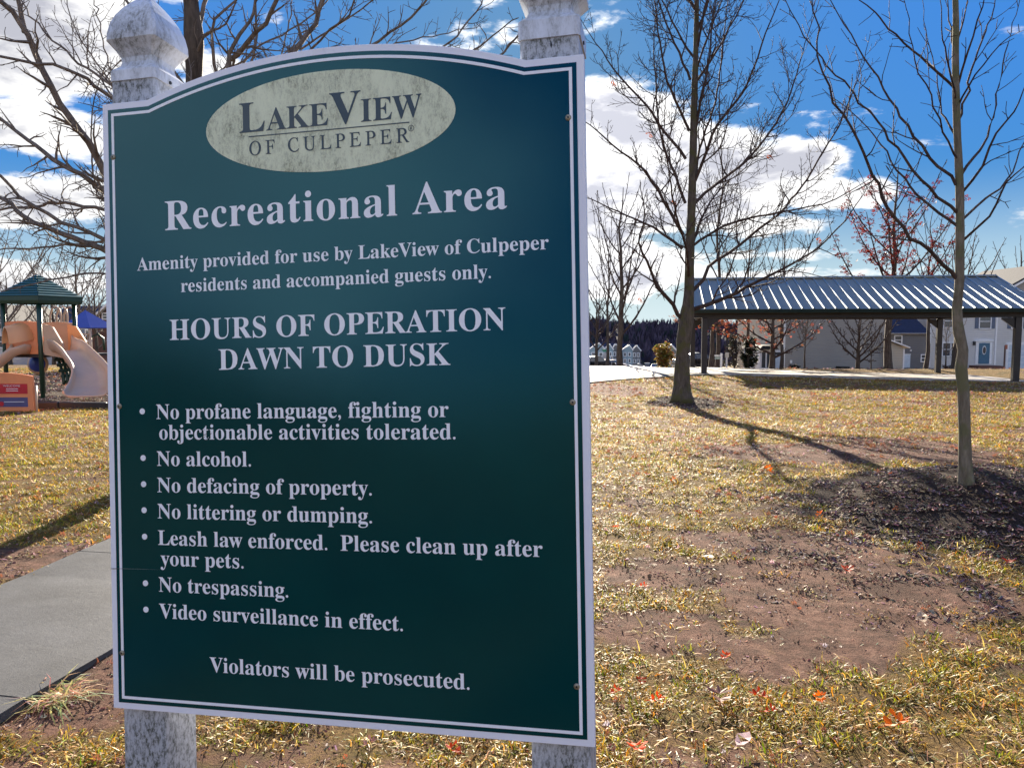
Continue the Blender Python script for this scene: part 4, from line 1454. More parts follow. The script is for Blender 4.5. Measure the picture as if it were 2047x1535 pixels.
M_STEEL = simple_mat('dark_brown_steel', (0.028, 0.022, 0.020), 0.42, 0.0, 0.2, 2, spec=0.5)
M_ROOF = simple_mat('slate_blue_roof_metal', (0.17, 0.18, 0.16), 0.45, 0.0, 0.12, 0.8, spec=0.45)
M_SEAM = simple_mat('roof_seam_metal', (0.26, 0.30, 0.32), 0.42, 0.7, 0.08, 2, spec=0.8)
M_SOFFIT = simple_mat('wood_soffit', (0.26, 0.16, 0.09), 0.6, 0, 0.25, 1.5, stretch=(1, 6, 1))
pav = empty('pavilion', mat=PAV, label='open picnic pavilion with a blue ribbed metal gable roof on dark posts', cat='pavilion')
EZ, RZ = 2.48, 4.08
for l_, t_ in ((0, 0), (PLN, 0), (0, PWD), (PLN, PWD)):
    mb = MB(); zb = slab_z(l_, t_)
    mb.box(-.125, .125, -.125, .125, zb, EZ - 0.36, bev=0.012)
    o = part(mb, 'post', M_STEEL, parent=pav); o.location = (l_, t_, 0)
    part(MB().box(-.2, .2, -.2, .2, zb, zb + .025), 'base_plate', M_STEEL, parent=o)
    for s_ in (-1, 1):
        if (l_ == 0 and s_ < 0) or (l_ > 0 and s_ > 0): continue
        b_ = part(MB().prism([(0.125 * s_, 1.45 + 0.2), (0.125 * s_, EZ - .37), (0.62 * s_, EZ - .37), (0.62 * s_, EZ - .45)] if s_ < 0 else [(0.62, EZ - .45), (0.62, EZ - .37), (0.125, EZ - .37), (0.125, 1.65)],
                             -.05, .05, Matrix(((1, 0, 0, 0), (0, 0, -1, 0), (0, 1, 0, 0), (0, 0, 0, 1)))), 'brace', M_STEEL, parent=pav)
        b_.location = (l_, t_, 0)
for t_ in (0, PWD):
    part(MB().box(-.5, PLN + .8, t_ - .1, t_ + .1, EZ - .36, EZ - .02, bev=.01), 'eave_beam', M_STEEL, parent=pav)
for l_ in (0, PLN):
    part(MB().box(l_ - .1, l_ + .1, .1, PWD - .1, EZ - .33, EZ - .03, bev=.01), 'cross_beam', M_STEEL, parent=pav)
    part(MB().box(l_ - .09, l_ + .09, PWD / 2 - .09, PWD / 2 + .09, EZ - .03, RZ - .12), 'king_post', M_STEEL, parent=pav)
half = PWD / 2 + 0.62
slope_len = math.hypot(half, RZ - EZ)
ang_ = math.atan2(RZ - EZ, half)
L0, L1_ = -.5, PLN + .85
NP = 31
pw = (L1_ - L0) / NP
for side_ in (0, 1):
    if side_ == 0:
        Ms = Matrix.Translation((0, -.62, EZ)) @ Matrix.Rotation(ang_, 4, 'X')
    else:
        Ms = Matrix.Translation((0, PWD + .62, EZ)) @ Matrix.Rotation(PI, 4, 'Z') @ Matrix.Rotation(ang_, 4, 'X')
    pm = MB().box(0.004, pw - .004, 0, slope_len, 0, 0.012).mesh('roof_panel', M_ROOF)
    sm_ = MB().prism([(-.044, .013), (.044, .013), (.026, .056), (.010, .064), (-.010, .064), (-.026, .056)], 0.0, slope_len - .02,
                     Matrix(((1, 0, 0, 0), (0, 0, 1, 0), (0, 1, 0, 0), (0, 0, 0, 1)))).mesh('seam', M_SEAM, False)
    for k in range(NP + 1):
        xx = L0 + k * pw if side_ == 0 else -(L1_ - k * pw)
        if k < NP:
            o = link('roof_panel', pm, pav); o.matrix_local = Ms @ Matrix.Translation((xx, 0, 0))
        o = link('seam', sm_, pav); o.matrix_local = Ms @ Matrix.Translation((xx, 0.01, 0))
    lo = -L1_ if side_ else L0
    hi = -L0 if side_ else L1_
    o = part(MB().box(lo + .02, hi - .02, 0.03, slope_len - .01, -.035, -.003), 'soffit', M_SOFFIT, parent=pav); o.matrix_local = Ms
    o = part(MB().box(lo - .01, hi + .01, -.03, 0.02, -.15, .008, bev=.005), 'fascia', simple_mat('green_black_fascia', (0.014, 0.03, 0.028), 0.4), parent=pav); o.matrix_local = Ms
    for xe in (lo, hi):
        o = part(MB().box(xe - .03, xe + .03, 0.03, slope_len, -.14, .03), 'rake_board', M_STEEL, parent=pav); o.matrix_local = Ms
part(MB().prism([(-.16, -.055), (0, 0.0), (.16, -.055), (.16, -.03), (0, .03), (-.16, -.03)], L0, L1_, Matrix(((0, 0, 1, 0), (1, 0, 0, PWD / 2), (0, 1, 0, RZ + .07), (0, 0, 0, 1)))), 'ridge_cap', M_ROOF, parent=pav)


# ------------------------------------------------------------------ houses
class House:
    def __init__(s, name, label, Y, px, cat='house', zoff=0.0):
        p = UP(px, 737, Y); s.Y = Y
        s.root = empty(name, (p.x, Y, gz(p.x, Y)), label=label, cat=cat)
        s.o = Vector(s.root.location)

    def rect(s, name, x0, y0, x1, y1, mat, d0=0.0, d1=0.05, parent=None, label=None, down=False):
        """box seen between photo columns x0..x1 and rows y0..y1; d0, d1 = how far its back and front stand proud of the wall"""
        a_ = UP(x0, (y0 + y1) / 2, s.Y) - s.o; b_ = UP(x1, (y0 + y1) / 2, s.Y) - s.o
        zt = UP((x0 + x1) / 2, y0, s.Y).z - s.o.z; zb = UP((x0 + x1) / 2, y1, s.Y).z - s.o.z
        if down: zb = -0.6
        o = part(MB().box(a_.x, b_.x, -d1, -d0, zb, zt), name, mat, parent=parent or s.root, label=label)
        return o

    def window(s, x0, y0, x1, y1, shut=None, frame=0.09, mat=None, rows=2, cols=1):
        a_ = UP(x0, y0, s.Y) - s.o; b_ = UP(x1, y1, s.Y) - s.o
        X0, X1, Z0, Z1 = a_.x, b_.x, b_.z, a_.z
        mb = MB(); f_ = frame
        mb.box(X0 - f_, X1 + f_, -.07, .0, Z1, Z1 + f_); mb.box(X0 - f_, X1 + f_, -.09, .0, Z0 - f_, Z0)
        mb.box(X0 - f_, X0, -.07, 0, Z0, Z1); mb.box(X1, X1 + f_, -.07, 0, Z0, Z1)
        w_ = part(mb, 'window', mat or M_WHITE, parent=s.root)
        zc = (Z0 + Z1) / 2
        part(MB().box(X0, X1, -.05, -.01, zc - .03, zc + .03), 'sash', M_WHITE, parent=w_)
        for za, zb in ((Z0, zc - .03), (zc + .03, Z1)):
            part(MB().box(X0, X1, -.025, -.012, za, zb), 'pane', M_GLASS, parent=w_)
        if shut:
            for xa, xb in ((X0 - f_ - .38, X0 - f_ - .02), (X1 + f_ + .02, X1 + f_ + .38)):
                o = part(MB().box(xa, xb, -.05, 0, Z0 - .05, Z1 + .05, bev=.01), 'shutter', shut, parent=s.root)
        return w_

    def wall(s, x0, x1, ytop, mat, depth=8.0, name='wall', d1=0.0):
        a_ = UP(x0, ytop, s.Y) - s.o; b_ = UP(x1, ytop, s.Y) - s.o
        return part(MB().box(a_.x, b_.x, -d1, depth, -1.0, (a_.z + b_.z) / 2), name, mat, parent=s.root)

    def gable(s, pts, mat, depth=8.0, name='gable_wall', d1=0.0):
        pp = [(lambda v_: (v_.x, v_.z))(UP(x, y, s.Y) - s.o) for x, y in pts]
        return part(MB().prism(pp, -depth, d1, Matrix(((1, 0, 0, 0), (0, 0, -1, 0), (0, 1, 0, 0), (0, 0, 0, 1)))), name, mat, parent=s.root)


M_SIDW = siding_mat('white_siding', (0.70, 0.70, 0.70))
M_SIDG = siding_mat('grey_siding', (0.36, 0.355, 0.345), 0.2)  # also stands in for the shade on the large house end
M_SIDB = siding_mat('blue_grey_siding', (0.20, 0.205, 0.22), 0.2)
M_SIDT = siding_mat('beige_siding', (0.56, 0.51, 0.42), 0.2)
M_SIDC = siding_mat('pale_blue_siding', (0.34, 0.45, 0.50), 0.25)
M_SHNAVY = shingle_mat('navy_shingles', (0.022, 0.028, 0.06))
M_SHGREY = shingle_mat('grey_shingles', (0.055, 0.055, 0.06))
M_SHUT = simple_mat('blue_grey_shutter', (0.09, 0.12, 0.18), 0.5)
M_DOORB = simple_mat('teal_blue_door', (0.045, 0.13, 0.21), 0.4)
M_DOORW = simple_mat('pale_door', (0.50, 0.58, 0.66), 0.45)
M_BRICKR = simple_mat('red_brown_brick', (0.13, 0.06, 0.045), 0.8, 0, 0.3, 6)

# white house
h = House('white_house', 'white two-storey house with teal front door on the right under the pavilion', 74, 1960)
h.wall(1857, 2150, 596, M_SIDW, 10)
h.gable([(2000, 598), (2190, 598), (2190, 583), (2095, 534), (2012, 579)], M_SIDG, 10, 'gable_wall', 0.02)
gp = [(1850, 600), (2160, 600)]
def roofslab(h_, xa, ya, xb, yb, mat, depth, th=0.25, over=0.4, name='roof'):
    a_ = UP(xa, ya, h_.Y) - h_.o; b_ = UP(xb, yb, h_.Y) - h_.o
    n_ = Vector((-(b_.z - a_.z), 0, b_.x - a_.x)).normalized() * th
    if n_.z < 0: n_ = -n_
    pp = [(a_.x, a_.z), (b_.x, b_.z), (b_.x + n_.x, b_.z + n_.z), (a_.x + n_.x, a_.z + n_.z)]
    return part(MB().prism(pp, -depth, over, Matrix(((1, 0, 0, 0), (0, 0, -1, 0), (0, 1, 0, 0), (0, 0, 0, 1)))), name, mat, parent=h_.root)
roofslab(h, 2004, 582, 2095, 532, M_SHGREY, 10); roofslab(h, 2095, 532, 2186, 582, M_SHGREY, 10)
roofslab(h, 2004, 585, 2095, 535, M_WHITE, -0.38, 0.2, 0.42, 'rake_trim')
part(MB().prism([(-.4, -.1), (10.4, -.1), (5.0, 1.1)], UP(1855, 600, 74).x - h.o.x - .3, UP(1985, 600, 74).x - h.o.x, Matrix(((0, 0, 1, 0), (1, 0, 0, 0), (0, 1, 0, UP(1900, 597, 74).z - h.o.z), (0, 0, 0, 1)))), 'main_roof', M_SHGREY, parent=h.root)
h.window(1959, 629, 1979, 656, M_SHUT); h.window(2024, 629, 2042, 656, M_SHUT)
h.window(1885, 686, 1898, 711); h.window(1902, 686, 1907, 711); h.window(1888, 629, 1903, 654, M_SHUT)
h.rect('corner_trim', 1857.5, 600, 1861, 740, M_WHITE, 0, .04, down=True)
h.rect('corner_trim', 1989.5, 600, 1992.5, 740, M_WHITE, 0, .05, down=True)
h.rect('door_surround', 1950, 681, 1982, 728, M_WHITE, 0, .06)
h.rect('door_head', 1947, 679.5, 1985, 682.5, M_WHITE, 0, .14)
dr = h.rect('door', 1955.5, 685.5, 1977, 727, M_DOORB, .06, .10)
a_ = UP(1966, 700, 74) - h.o
part(MB().lathe([(1.0, 0), (1.0, .03), (.86, .035)], Matrix(((.19, 0, 0, a_.x), (0, 0, -1, -.10), (0, .44, 0, a_.z), (0, 0, 0, 1))), n=20), 'oval_frame', M_WHITE, parent=dr)
part(MB().lathe([(.8, 0), (.8, .045)], Matrix(((.19, 0, 0, a_.x), (0, 0, -1, -.10), (0, .44, 0, a_.z), (0, 0, 0, 1))), n=20), 'oval_glass', M_GLASS, parent=dr)
part(MB().lathe([(.02, 0), (.045, .02), (.045, .06), (.01, .08)], Matrix(((1, 0, 0, UP(1957.2, 707, 74).x - h.o.x), (0, 0, -1, -.10), (0, 1, 0, UP(1957, 707, 74).z - h.o.z), (0, 0, 0, 1))), n=8), 'door_knob', M_BLACK, parent=dr)
h.rect('wall_lamp', 1944.5, 682.5, 1948, 690, M_BLACK, 0, .18)
h.rect('porch_step', 1937, 730, 1988, 735, M_BRICKR, 0, 1.5, down=True)
gd = h.rect('garage_door', 2015, 690, 2062, 736, M_DOORW, 0, .03)
for k in range(3): part(MB().box(UP(2015, 700, 74).x - h.o.x, UP(2062, 700, 74).x - h.o.x, -.045, -.03, UP(2030, 736 - 11.5 * (k + 1), 74).z - h.o.z - .02, UP(2030, 736 - 11.5 * (k + 1), 74).z - h.o.z + .02), 'panel_joint', M_WHITE, parent=gd)
h.rect('garage_trim', 2011, 686, 2015, 738, M_WHITE, 0, .05, down=True); h.rect('garage_trim', 2011, 685, 2066, 689.5, M_WHITE, 0, .06)

# slate-coloured house with navy roof
h = House('slate_house', 'dark slate-sided house with navy roof behind the beige garage', 71, 1820)
h.wall(1778, 1858, 667, M_SIDB, 8)
h.rect('gutter', 1778, 665.5, 1858, 668, M_WHITE, -.1, .3)
a_ = UP(1776, 667, 71) - h.o; b_ = UP(1857, 667, 71) - h.o
part(MB().prism([(-.4, 0), (4.2, 2.4), (8.6, 0)], a_.x, b_.x, Matrix(((0, 0, 1, 0), (1, 0, 0, 0), (0, 1, 0, a_.z), (0, 0, 0, 1)))), 'roof', M_SHNAVY, parent=h.root)
h.window(1789, 672, 1801, 688)
h.rect('door', 1806.5, 709, 1819, 735, M_DOORW, 0, .05); h.rect('door_frame', 1805, 707.5, 1820.5, 709, M_WHITE, 0, .06)
h.window(1842, 710, 1849, 722); h.rect('vent', 1819, 699, 1822, 702, M_WHITE, 0, .05)

# large house: this end's shade put into grey siding, its lit front beige
h = House('shaded_house', 'large blank house end coloured a shaded grey seen under the pavilion roof', 62, 1660)
h.wall(1568, 1783, 600, M_SIDG, 11)
h.gable([(1568, 600), (1783, 600), (1676, 574)], M_SIDG, 11)
roofslab(h, 1562, 603, 1676, 573, M_SHGREY, 11, .12); roofslab(h, 1676, 573, 1789, 603, M_SHGREY, 11, .12)
h.rect('corner_trim', 1566, 600, 1570, 740, M_WHITE, 0, .04, down=True)
h.gable([(1770, 744), (1800, 744), (1800, 695), (1783, 687.5), (1770, 683)], M_SIDT, 6, 'garage_wall', .6)
roofslab(h, 1768, 680.5, 1807.5, 695.5, M_WHITE, 6, .10, .95, 'garage_roof')
h.rect('corner_trim', 1797, 697, 1799.8, 744, M_WHITE, .6, .64, down=True)
h.rect('utility_box', 1671, 732, 1690, 742, M_BLACK, 0, .8, down=True)
h.rect('wall_vent', 1579, 720, 1583, 726, M_WHITE, 0, .08)
# its front wing, with garage door and bay window
h = House('beige_house', 'beige house front with garage door and white bay window beside the grey wall', 60.5, 1550)
h.wall(1544, 1566, 560, M_SIDT, 9)
gd = h.rect('garage_door', 1546.5, 710, 1563, 739, M_DOORW, 0, .04, down=True)
h.rect('garage_transom', 1546.5, 704.5, 1563, 709.5, M_GLASS, 0, .03); h.rect('garage_trim', 1544.5, 702, 1546.5, 740, M_WHITE, 0, .06, down=True); h.rect('garage_trim', 1563, 702, 1565.5, 740, M_WHITE, 0, .06, down=True); h.rect('garage_head', 1544.5, 700.5, 1565.5, 704, M_WHITE, 0, .07)
h.wall(1510, 1540, 697, M_WHITE, 3, 'bay_wall', 1.2)
h.gable([(1506, 697), (1544, 697), (1538, 690), (1512, 690)], M_SHGREY, 3, 'bay_roof', 1.5)
for xa in (1513, 1523, 1532.5): h.rect('bay_pane', xa, 702, xa + 7, 733, M_GLASS, 1.2, 1.22)

# beyond the playground
h = House('brown_house', 'brown brick house with a white-edged gable at the left edge of the sign', 62, 196)
h.wall(183, 300, 650, M_BRICKR, 9)
h.gable([(180, 650), (300, 650), (240, 595)], M_BRICKR, 9)
roofslab(h, 174, 652, 240, 591, M_WHITE, 9, .16, .4); roofslab(h, 240, 591, 306, 652, M_WHITE, 9, .16, .4)
h.window(206, 627, 214, 637)
h = House('navy_roofed_house', 'long low house with navy roof behind the play tower', 78, 130)
h.wall(92, 206, 640, M_SIDG, 8)
a_ = UP(88, 642, 78) - h.o; b_ = UP(209, 642, 78) - h.o
part(MB().prism([(-.4, 0), (4.2, 1.7), (8.6, 0)], a_.x, b_.x, Matrix(((0, 0, 1, 0), (1, 0, 0, 0), (0, 1, 0, a_.z), (0, 0, 0, 1)))), 'roof', M_SHNAVY, parent=h.root)
h.window(105, 660, 118, 680, M_SHUT); h.window(140, 660, 153, 680, M_SHUT); h.window(172, 660, 185, 680, M_SHUT)
h = House('white_cottage', 'white house end at the left edge of the photo', 66, 0)
h.wall(-60, 18, 655, M_SIDW, 8); h.gable([(-70, 655), (24, 655), (-22, 612)], M_SIDW, 8, 'gable_wall', .02); roofslab(h, -74, 658, -22, 610, M_SHGREY, 8, .15); roofslab(h, -22, 610, 28, 658, M_SHGREY, 8, .15)
h.window(-6, 672, 6, 694); h.window(-40, 672, -28, 694)

# far townhouses: each unit a house
for i, (x0, x1, ye, xp, yp, Y, mt, lb) in enumerate([
    (1176, 1212, 700, 1196, 687, 230, M_SIDC, 'pale gabled townhouse nearest the sign edge, behind the street sign'),
    (1208, 1226, 699, 1217.5, 689, 262, M_SIDC, 'narrow pale townhouse gable left of the slim tree trunk'),
    (1223, 1243, 699, 1230, 689, 266, M_SIDB, 'townhouse half hidden by the slim tree trunk'),
    (1243, 1265, 700, 1257, 691, 270, M_SIDC, 'light blue townhouse with a white gable right of the slim trunk'),
    (1263, 1281, 701, 1272, 692, 276, M_SIDB, 'last dark townhouse of the row, at its right end'),
    (1336, 1356, 705, 1340, 690, 190, M_SIDB, 'grey gabled house peeping between the golden shrub and mossy trunk')]):
    h = House('townhouse', lb, Y, (x0 + x1) / 2)
    h.wall(x0, x1, ye, mt, 10)
    h.gable([(x0 + 1, ye), (x1 - 1, ye), (xp, yp)], mt, 3, 'gable_wall', .05)
    a_ = UP(x0, ye, Y) - h.o; b_ = UP(x1, ye, Y) - h.o
    part(MB().prism([(.3, 0), (5, 2.2), (10.4, 0)], a_.x, b_.x, Matrix(((0, 0, 1, 0), (1, 0, 0, 0), (0, 1, 0, a_.z), (0, 0, 0, 1)))), 'roof', M_SHNAVY, parent=h.root)
    roofslab(h, x0, ye + 1, xp, yp - .6, M_WHITE, .1, .35, .3, 'gable_trim'); roofslab(h, xp, yp - .6, x1, ye + 1, M_WHITE, .1, .35, .3, 'gable_trim')
    wd = (x1 - x0) / 5
    for fy in (0.15, 0.50):
        yy = ye + (737 - ye) * fy
        for fx in (0.2, 0.62):
            xx = x0 + (x1 - x0) * fx
            h.window(xx, yy, xx + wd * .8, yy + 6, frame=.25)


# ------------------------------------------------------------------ playground
M_TAN = simple_mat('tan_plastic', (0.66, 0.33, 0.15), 0.38, 0, 0.08, 1.2, spec=0.5)
M_TANL = simple_mat('pale_tan_plastic', (0.54, 0.37, 0.25), 0.36, 0, 0.10, 1.2, spec=0.5)
M_PEACH = simple_mat('peach_plastic', (0.80, 0.27, 0.11), 0.45, 0, 0.08, 1.5)
M_GREENP = simple_mat('dark_green_metal', (0.010, 0.045, 0.030), 0.35, 0, 0.15, 3, spec=0.5)
M_GROOF = simple_mat('teal_green_roof_plastic', (0.012, 0.075, 0.075), 0.4, 0, 0.15, 2, spec=0.5)
M_BLUE = simple_mat('blue_plastic', (0.012, 0.045, 0.30), 0.4, 0, 0.1, 2)
M_BLUESH = simple_mat('blue_shade_roof', (0.012, 0.05, 0.32), 0.45, 0, 0.1, 2)
M_RUBBER = simple_mat('black_border', (0.02, 0.018, 0.018), 0.6, 0, 0.3, 3)


def chute(path, widths, wall, thick=0.045, lip=True):
    """slide trough swept along a path"""
    mb = MB()
    P, Wd = catmull(path, widths, 0.16)
    n = len(P)
    T = np.gradient(P, axis=0); T /= np.linalg.norm(T, axis=1)[:, None]
    sec_n = None
    rows = []
    for i in range(n):
        t_ = Vector(T[i]); sd = t_.cross(Vector((0, 0, 1))).normalized(); up_ = sd.cross(t_).normalized()
        hw = Wd[i] / 2
        wl = wall if np.isscalar(wall) else np.interp(i / (n - 1), np.linspace(0, 1, len(wall)), wall)
        sec = [(-hw - .05, wl - .02), (-hw - .03, wl + .03), (-hw + .01, wl + .02), (-hw + .03, wl * .45), (-hw * .8, .03), (-hw * .35, 0), (hw * .35, 0), (hw * .8, .03), (hw - .03, wl * .45),
               (hw - .01, wl + .02), (hw + .03, wl + .03), (hw + .05, wl - .02), (hw, .05), (hw * .8, -thick), (-hw * .8, -thick), (-hw, .05)]
        rows.append([Vector(P[i]) + sd * x + up_ * z for x, z in sec])
    m = len(rows[0])
    vs = [p for r_ in rows for p in r_]
    fs = [(i * m + j, i * m + (j + 1) % m, (i + 1) * m + (j + 1) % m, (i + 1) * m + j) for i in range(n - 1) for j in range(m)]
    fs += [tuple(range(m - 1, -1, -1)), tuple((n - 1) * m + j for j in range(m))]
    return mb.add(vs, fs)


YP = 22.4
pc = UP(87, 795, YP)
gzp = gz(pc.x, YP)
tower = empty('play_tower', (pc.x, YP, gzp), label='play tower with pointed green roof, dark posts and two tan slides', cat='playground set')
to = Vector(tower.location)
def pt_(px, py, Y=YP): return UP(px, py, Y) - to
hd = 0.90
zr0, zr1, zdeck = pt_(85, 594).z, pt_(85, 549).z, pt_(85, 706).z
TA = 0.55
def rt(x, y): return (x * math.cos(TA) - y * math.sin(TA), x * math.sin(TA) + y * math.cos(TA))
corners = [rt(*c_) for c_ in [(-hd, 0), (0, -hd), (hd, 0), (0, hd)]]
for x, y in corners:
    part(MB().tube([(x, y, -.2), (x, y, zr0 + .05)], 0.062, 12), 'post', M_GREENP, True, parent=tower)
# roof: courses of moulded tiles on four faces
rh = 1.14
for k in range(4):
    a0 = k * PI / 2 - PI + TA
    c0 = Vector((rh * math.cos(a0), rh * math.sin(a0), zr0)); c1 = Vector((rh * math.cos(a0 + PI / 2), rh * math.sin(a0 + PI / 2), zr0)); ap_ = Vector((0, 0, zr1))
    mb = MB(); rows_ = 9
    for i in range(rows_):
        f0, f1 = i / rows_, (i + 1) / rows_
        e0, e1 = c0.lerp(ap_, f0), c1.lerp(ap_, f0); g0, g1 = c0.lerp(ap_, f1), c1.lerp(ap_, f1)
        nrm = (c1 - c0).cross(ap_ - c0).normalized()
        mb.add([e0 + nrm * .03, e1 + nrm * .03, g1 + nrm * .004, g0 + nrm * .004, e0 - nrm * .01, e1 - nrm * .01, g1 - nrm * .01, g0 - nrm * .01], [(0, 1, 2, 3), (7, 6, 5, 4), (0, 4, 5, 1), (1, 5, 6, 2), (3, 2, 6, 7), (0, 3, 7, 4)])
    part(mb, 'roof_course', M_GROOF, parent=tower)
    mb = MB(); mb.add([c0 * 1.0, c1 * 1.0, c1 - Vector((0, 0, .12)), c0 - Vector((0, 0, .12)), c0 * .97 + Vector((0, 0, .03 * 0)), c1 * .97, c1 * .97 - Vector((0, 0, .12)), c0 * .97 - Vector((0, 0, .12))],
                      [(0, 1, 2, 3), (7, 6, 5, 4), (3, 2, 6, 7), (0, 4, 5, 1), (0, 3, 7, 4), (1, 5, 6, 2)])
    part(mb, 'roof_rim', M_GREENP, parent=tower)
part(MB().prism([(x * .97, y * .97) for x, y in corners], zdeck - .10, zdeck), 'deck', simple_mat('dark_deck', (.05, .04, .04)), parent=tower)
R45 = Matrix.Rotation(PI / 4, 4, 'Z')
def side_panel(c0, c1, z0, z1, mat, name='side_panel', th=0.05, arch=0.0, off=0.0):
    a_ = Vector((c0[0], c0[1], 0)); b_ = Vector((c1[0], c1[1], 0)); d = (b_ - a_); L = d.length; d.normalize(); n_ = Vector((d.y, -d.x, 0))
    Mx = Matrix(((d.x, 0, n_.x, a_.x + n_.x * off), (d.y, 0, n_.y, a_.y + n_.y * off), (0, 1, 0, 0), (0, 0, 0, 1)))
    pts = [(0.07, z0), (L - .07, z0)] + [(0.07 + (L - .14) * (1 - t_), z1 + arch * math.sin(PI * t_)) for t_ in np.linspace(0, 1, 9)]
    return part(MB().prism(pts, -th / 2, th / 2, Mx), name, mat, parent=tower)
side_panel(corners[0], corners[1], zdeck, zdeck + .92, M_PEACH, arch=.04)
side_panel(corners[2], corners[3], zdeck, zdeck + .90, M_TANL, arch=.04)
for t_ in np.linspace(.12, .88, 8):
    x = corners[3][0] * (1 - t_) + corners[0][0] * t_; y = corners[3][1] * (1 - t_) + corners[0][1] * t_
    part(MB().tube([(x, y, zdeck), (x, y, zdeck + .9)], .014, 6), 'bar', M_TANL, True, parent=tower)
# left slide with a hooded mouth
ent = Vector(rt(-hd * .5, -hd * .5) + (zdeck + .02,))
sl = part(chute([ent, pt_(38, 703, YP - .75), pt_(10, 724, YP - .95), pt_(-25, 750, YP - 1.2), pt_(-60, 776, YP - 1.45), pt_(-90, 785, YP - 1.6)], [.62, .62, .60, .60, .62, .66], .20), 'slide', M_TANL, True, label='straight tan slide running down to the left', parent=tower)
mb = MB()
arc_ = [(math.cos(t_), math.sin(t_)) for t_ in np.linspace(0, PI, 13)]
dvec = (pt_(10, 724, YP - .95) - ent); dvec.z = 0; dvec.normalize(); sdv = Vector((-dvec.y, dvec.x, 0))
vs = []
for u_, hs_ in ((-.22, 1.0), (.12, 1.0), (.42, .94)):
    for k_ in (0.40, 0.355):
        vs += [ent + dvec * u_ + sdv * (c_ * k_) + Vector((0, 0, -.2 * u_ + .36 + s_ * k_ * 1.35 * hs_)) for c_, s_ in arc_]
m = 13
fs = []
for i in range(2):
    a0, b0 = i * 2 * m, (i + 1) * 2 * m
    for j in range(m - 1):
        fs += [(a0 + j, a0 + j + 1, b0 + j + 1, b0 + j), (a0 + m + j, b0 + m + j, b0 + m + j + 1, a0 + m + j + 1)]
for j in range(m - 1): fs += [(4 * m + j, 4 * m + j + 1, 5 * m + j + 1, 5 * m + j), (j, m + j, m + j + 1, j + 1)]
mb.add(vs, fs); part(mb, 'slide_hood', M_TAN, True, parent=tower)
# wavy slide on the right
ent2 = Vector(rt(hd * .50, -hd * .5) + (zdeck + .02,))
RT = Matrix.Rotation(TA, 4, 'Z')
part(chute([ent2, pt_(136, 701, YP - .8), pt_(158, 722, YP - 1.15), pt_(180, 752, YP - 1.6), pt_(182, 776, YP - 2.0), pt_(176, 789, YP - 2.5), pt_(172, 791, YP - 2.85)], [.72, .74, .80, .86, .92, .98, 1.0], [.50, .30, .24, .26, .28, .24, .12]), 'slide', M_TANL, True, label='wavy pale slide curling out towards the sign', parent=tower)
part(MB().prism([(0, 0), (.62, -.1), (.56, .35), (.30, .80), (.06, .88), (0, .88)], -.03, .03, RT @ Matrix(((.80, 0, .6, 0.10), (-.6, 0, .80, -hd - .02), (0, 1, 0, zdeck - .02), (0, 0, 0, 1)))), 'slide_wall', M_TANL, parent=tower)
part(MB().prism([(0, 0), (.66, -.1), (.58, .35), (.30, .80), (.06, .88), (0, .88)], -.03, .03, RT @ Matrix(((.80, 0, .6, hd * .8), (-.6, 0, .80, -.02), (0, 1, 0, zdeck - .02), (0, 0, 0, 1)))), 'slide_wall', M_TAN, parent=tower)
# green looped climber under the slide
for k in range(5):
    x0_ = 108 + k * 8
    part(MB().tube([pt_(x0_, 705, YP + .1), pt_(x0_ + 10, 722, YP), pt_(x0_ + 18, 745, YP - .2), pt_(x0_ + 20, 768, YP - .4)], .045, 7), 'climber_rail', M_GREENP, True, parent=tower)
for k in range(6):
    part(MB().tube([pt_(106 + k * 4.4, 708 + k * 11, YP + .02 - k * .06), pt_(126 + k * 4.4, 706 + k * 11, YP - k * .06), pt_(146 + k * 3.4, 709 + k * 11, YP - k * .06)], .05, 7), 'climber_rung', M_GREENP, True, parent=tower)
dome = Matrix.Translation(pt_(77, 727, YP + .4)) @ Matrix.Rotation(PI / 2, 4, 'X')
part(MB().lathe([(.30, 0), (.33, .03), (.27, .06)], dome, 20), 'ring', M_TANL, True, parent=tower)
part(MB().lathe([(.26, .02), (.24, .10), (.15, .17), (.02, .2)], dome, 20), 'bubble_window', M_BLUE, True, parent=tower)

# second play structure with blue roof
YB = 33.0
pb = UP(182, 735, YB)
tw2 = empty('play_tower', (pb.x, YB, gz(pb.x, YB)), label='farther play tower with a pointed blue shade roof right at the sign edge', cat='playground set')
to2 = Vector(tw2.location)
def p2(px, py, Y=YB): return UP(px, py, Y) - to2
ha = 0.95
zr = p2(180, 655).z; za = p2(166, 620).z
c2 = [(-1.0, -.5), (.45, -.75), (.95, .5), (-.4, .75)]
for x, y in c2: part(MB().tube([(x * .85, y * .85, -.2), (x * .85, y * .85, zr + .05)], .06, 10), 'post', M_TANL, True, parent=tw2)
for k in range(4):
    a_, b_ = c2[k], c2[(k + 1) % 4]
    part(MB().add([(a_[0], a_[1], zr), (b_[0], b_[1], zr), (-.15, 0, za), (a_[0] * .98, a_[1] * .98, zr - .03), (b_[0] * .98, b_[1] * .98, zr - .03), (-.15, 0, za - .04)], [(0, 1, 2), (5, 4, 3), (0, 3, 4, 1), (1, 4, 5, 2), (2, 5, 3, 0)]), 'roof_panel', M_BLUESH, parent=tw2)
zd2 = p2(180, 706).z
part(MB().prism([(x * .9, y * .9) for x, y in c2], zd2 - .1, zd2), 'deck', M_BLACK, parent=tw2)
for t_ in np.linspace(.1, .9, 9):
    x = c2[0][0] * (1 - t_) + c2[1][0] * t_; y = c2[0][1] * (1 - t_) + c2[1][1] * t_
    part(MB().tube([(x * .85, y * .85, zd2), (x * .85, y * .85, zd2 + .85)], .016, 5), 'bar', M_TANL, parent=tw2)
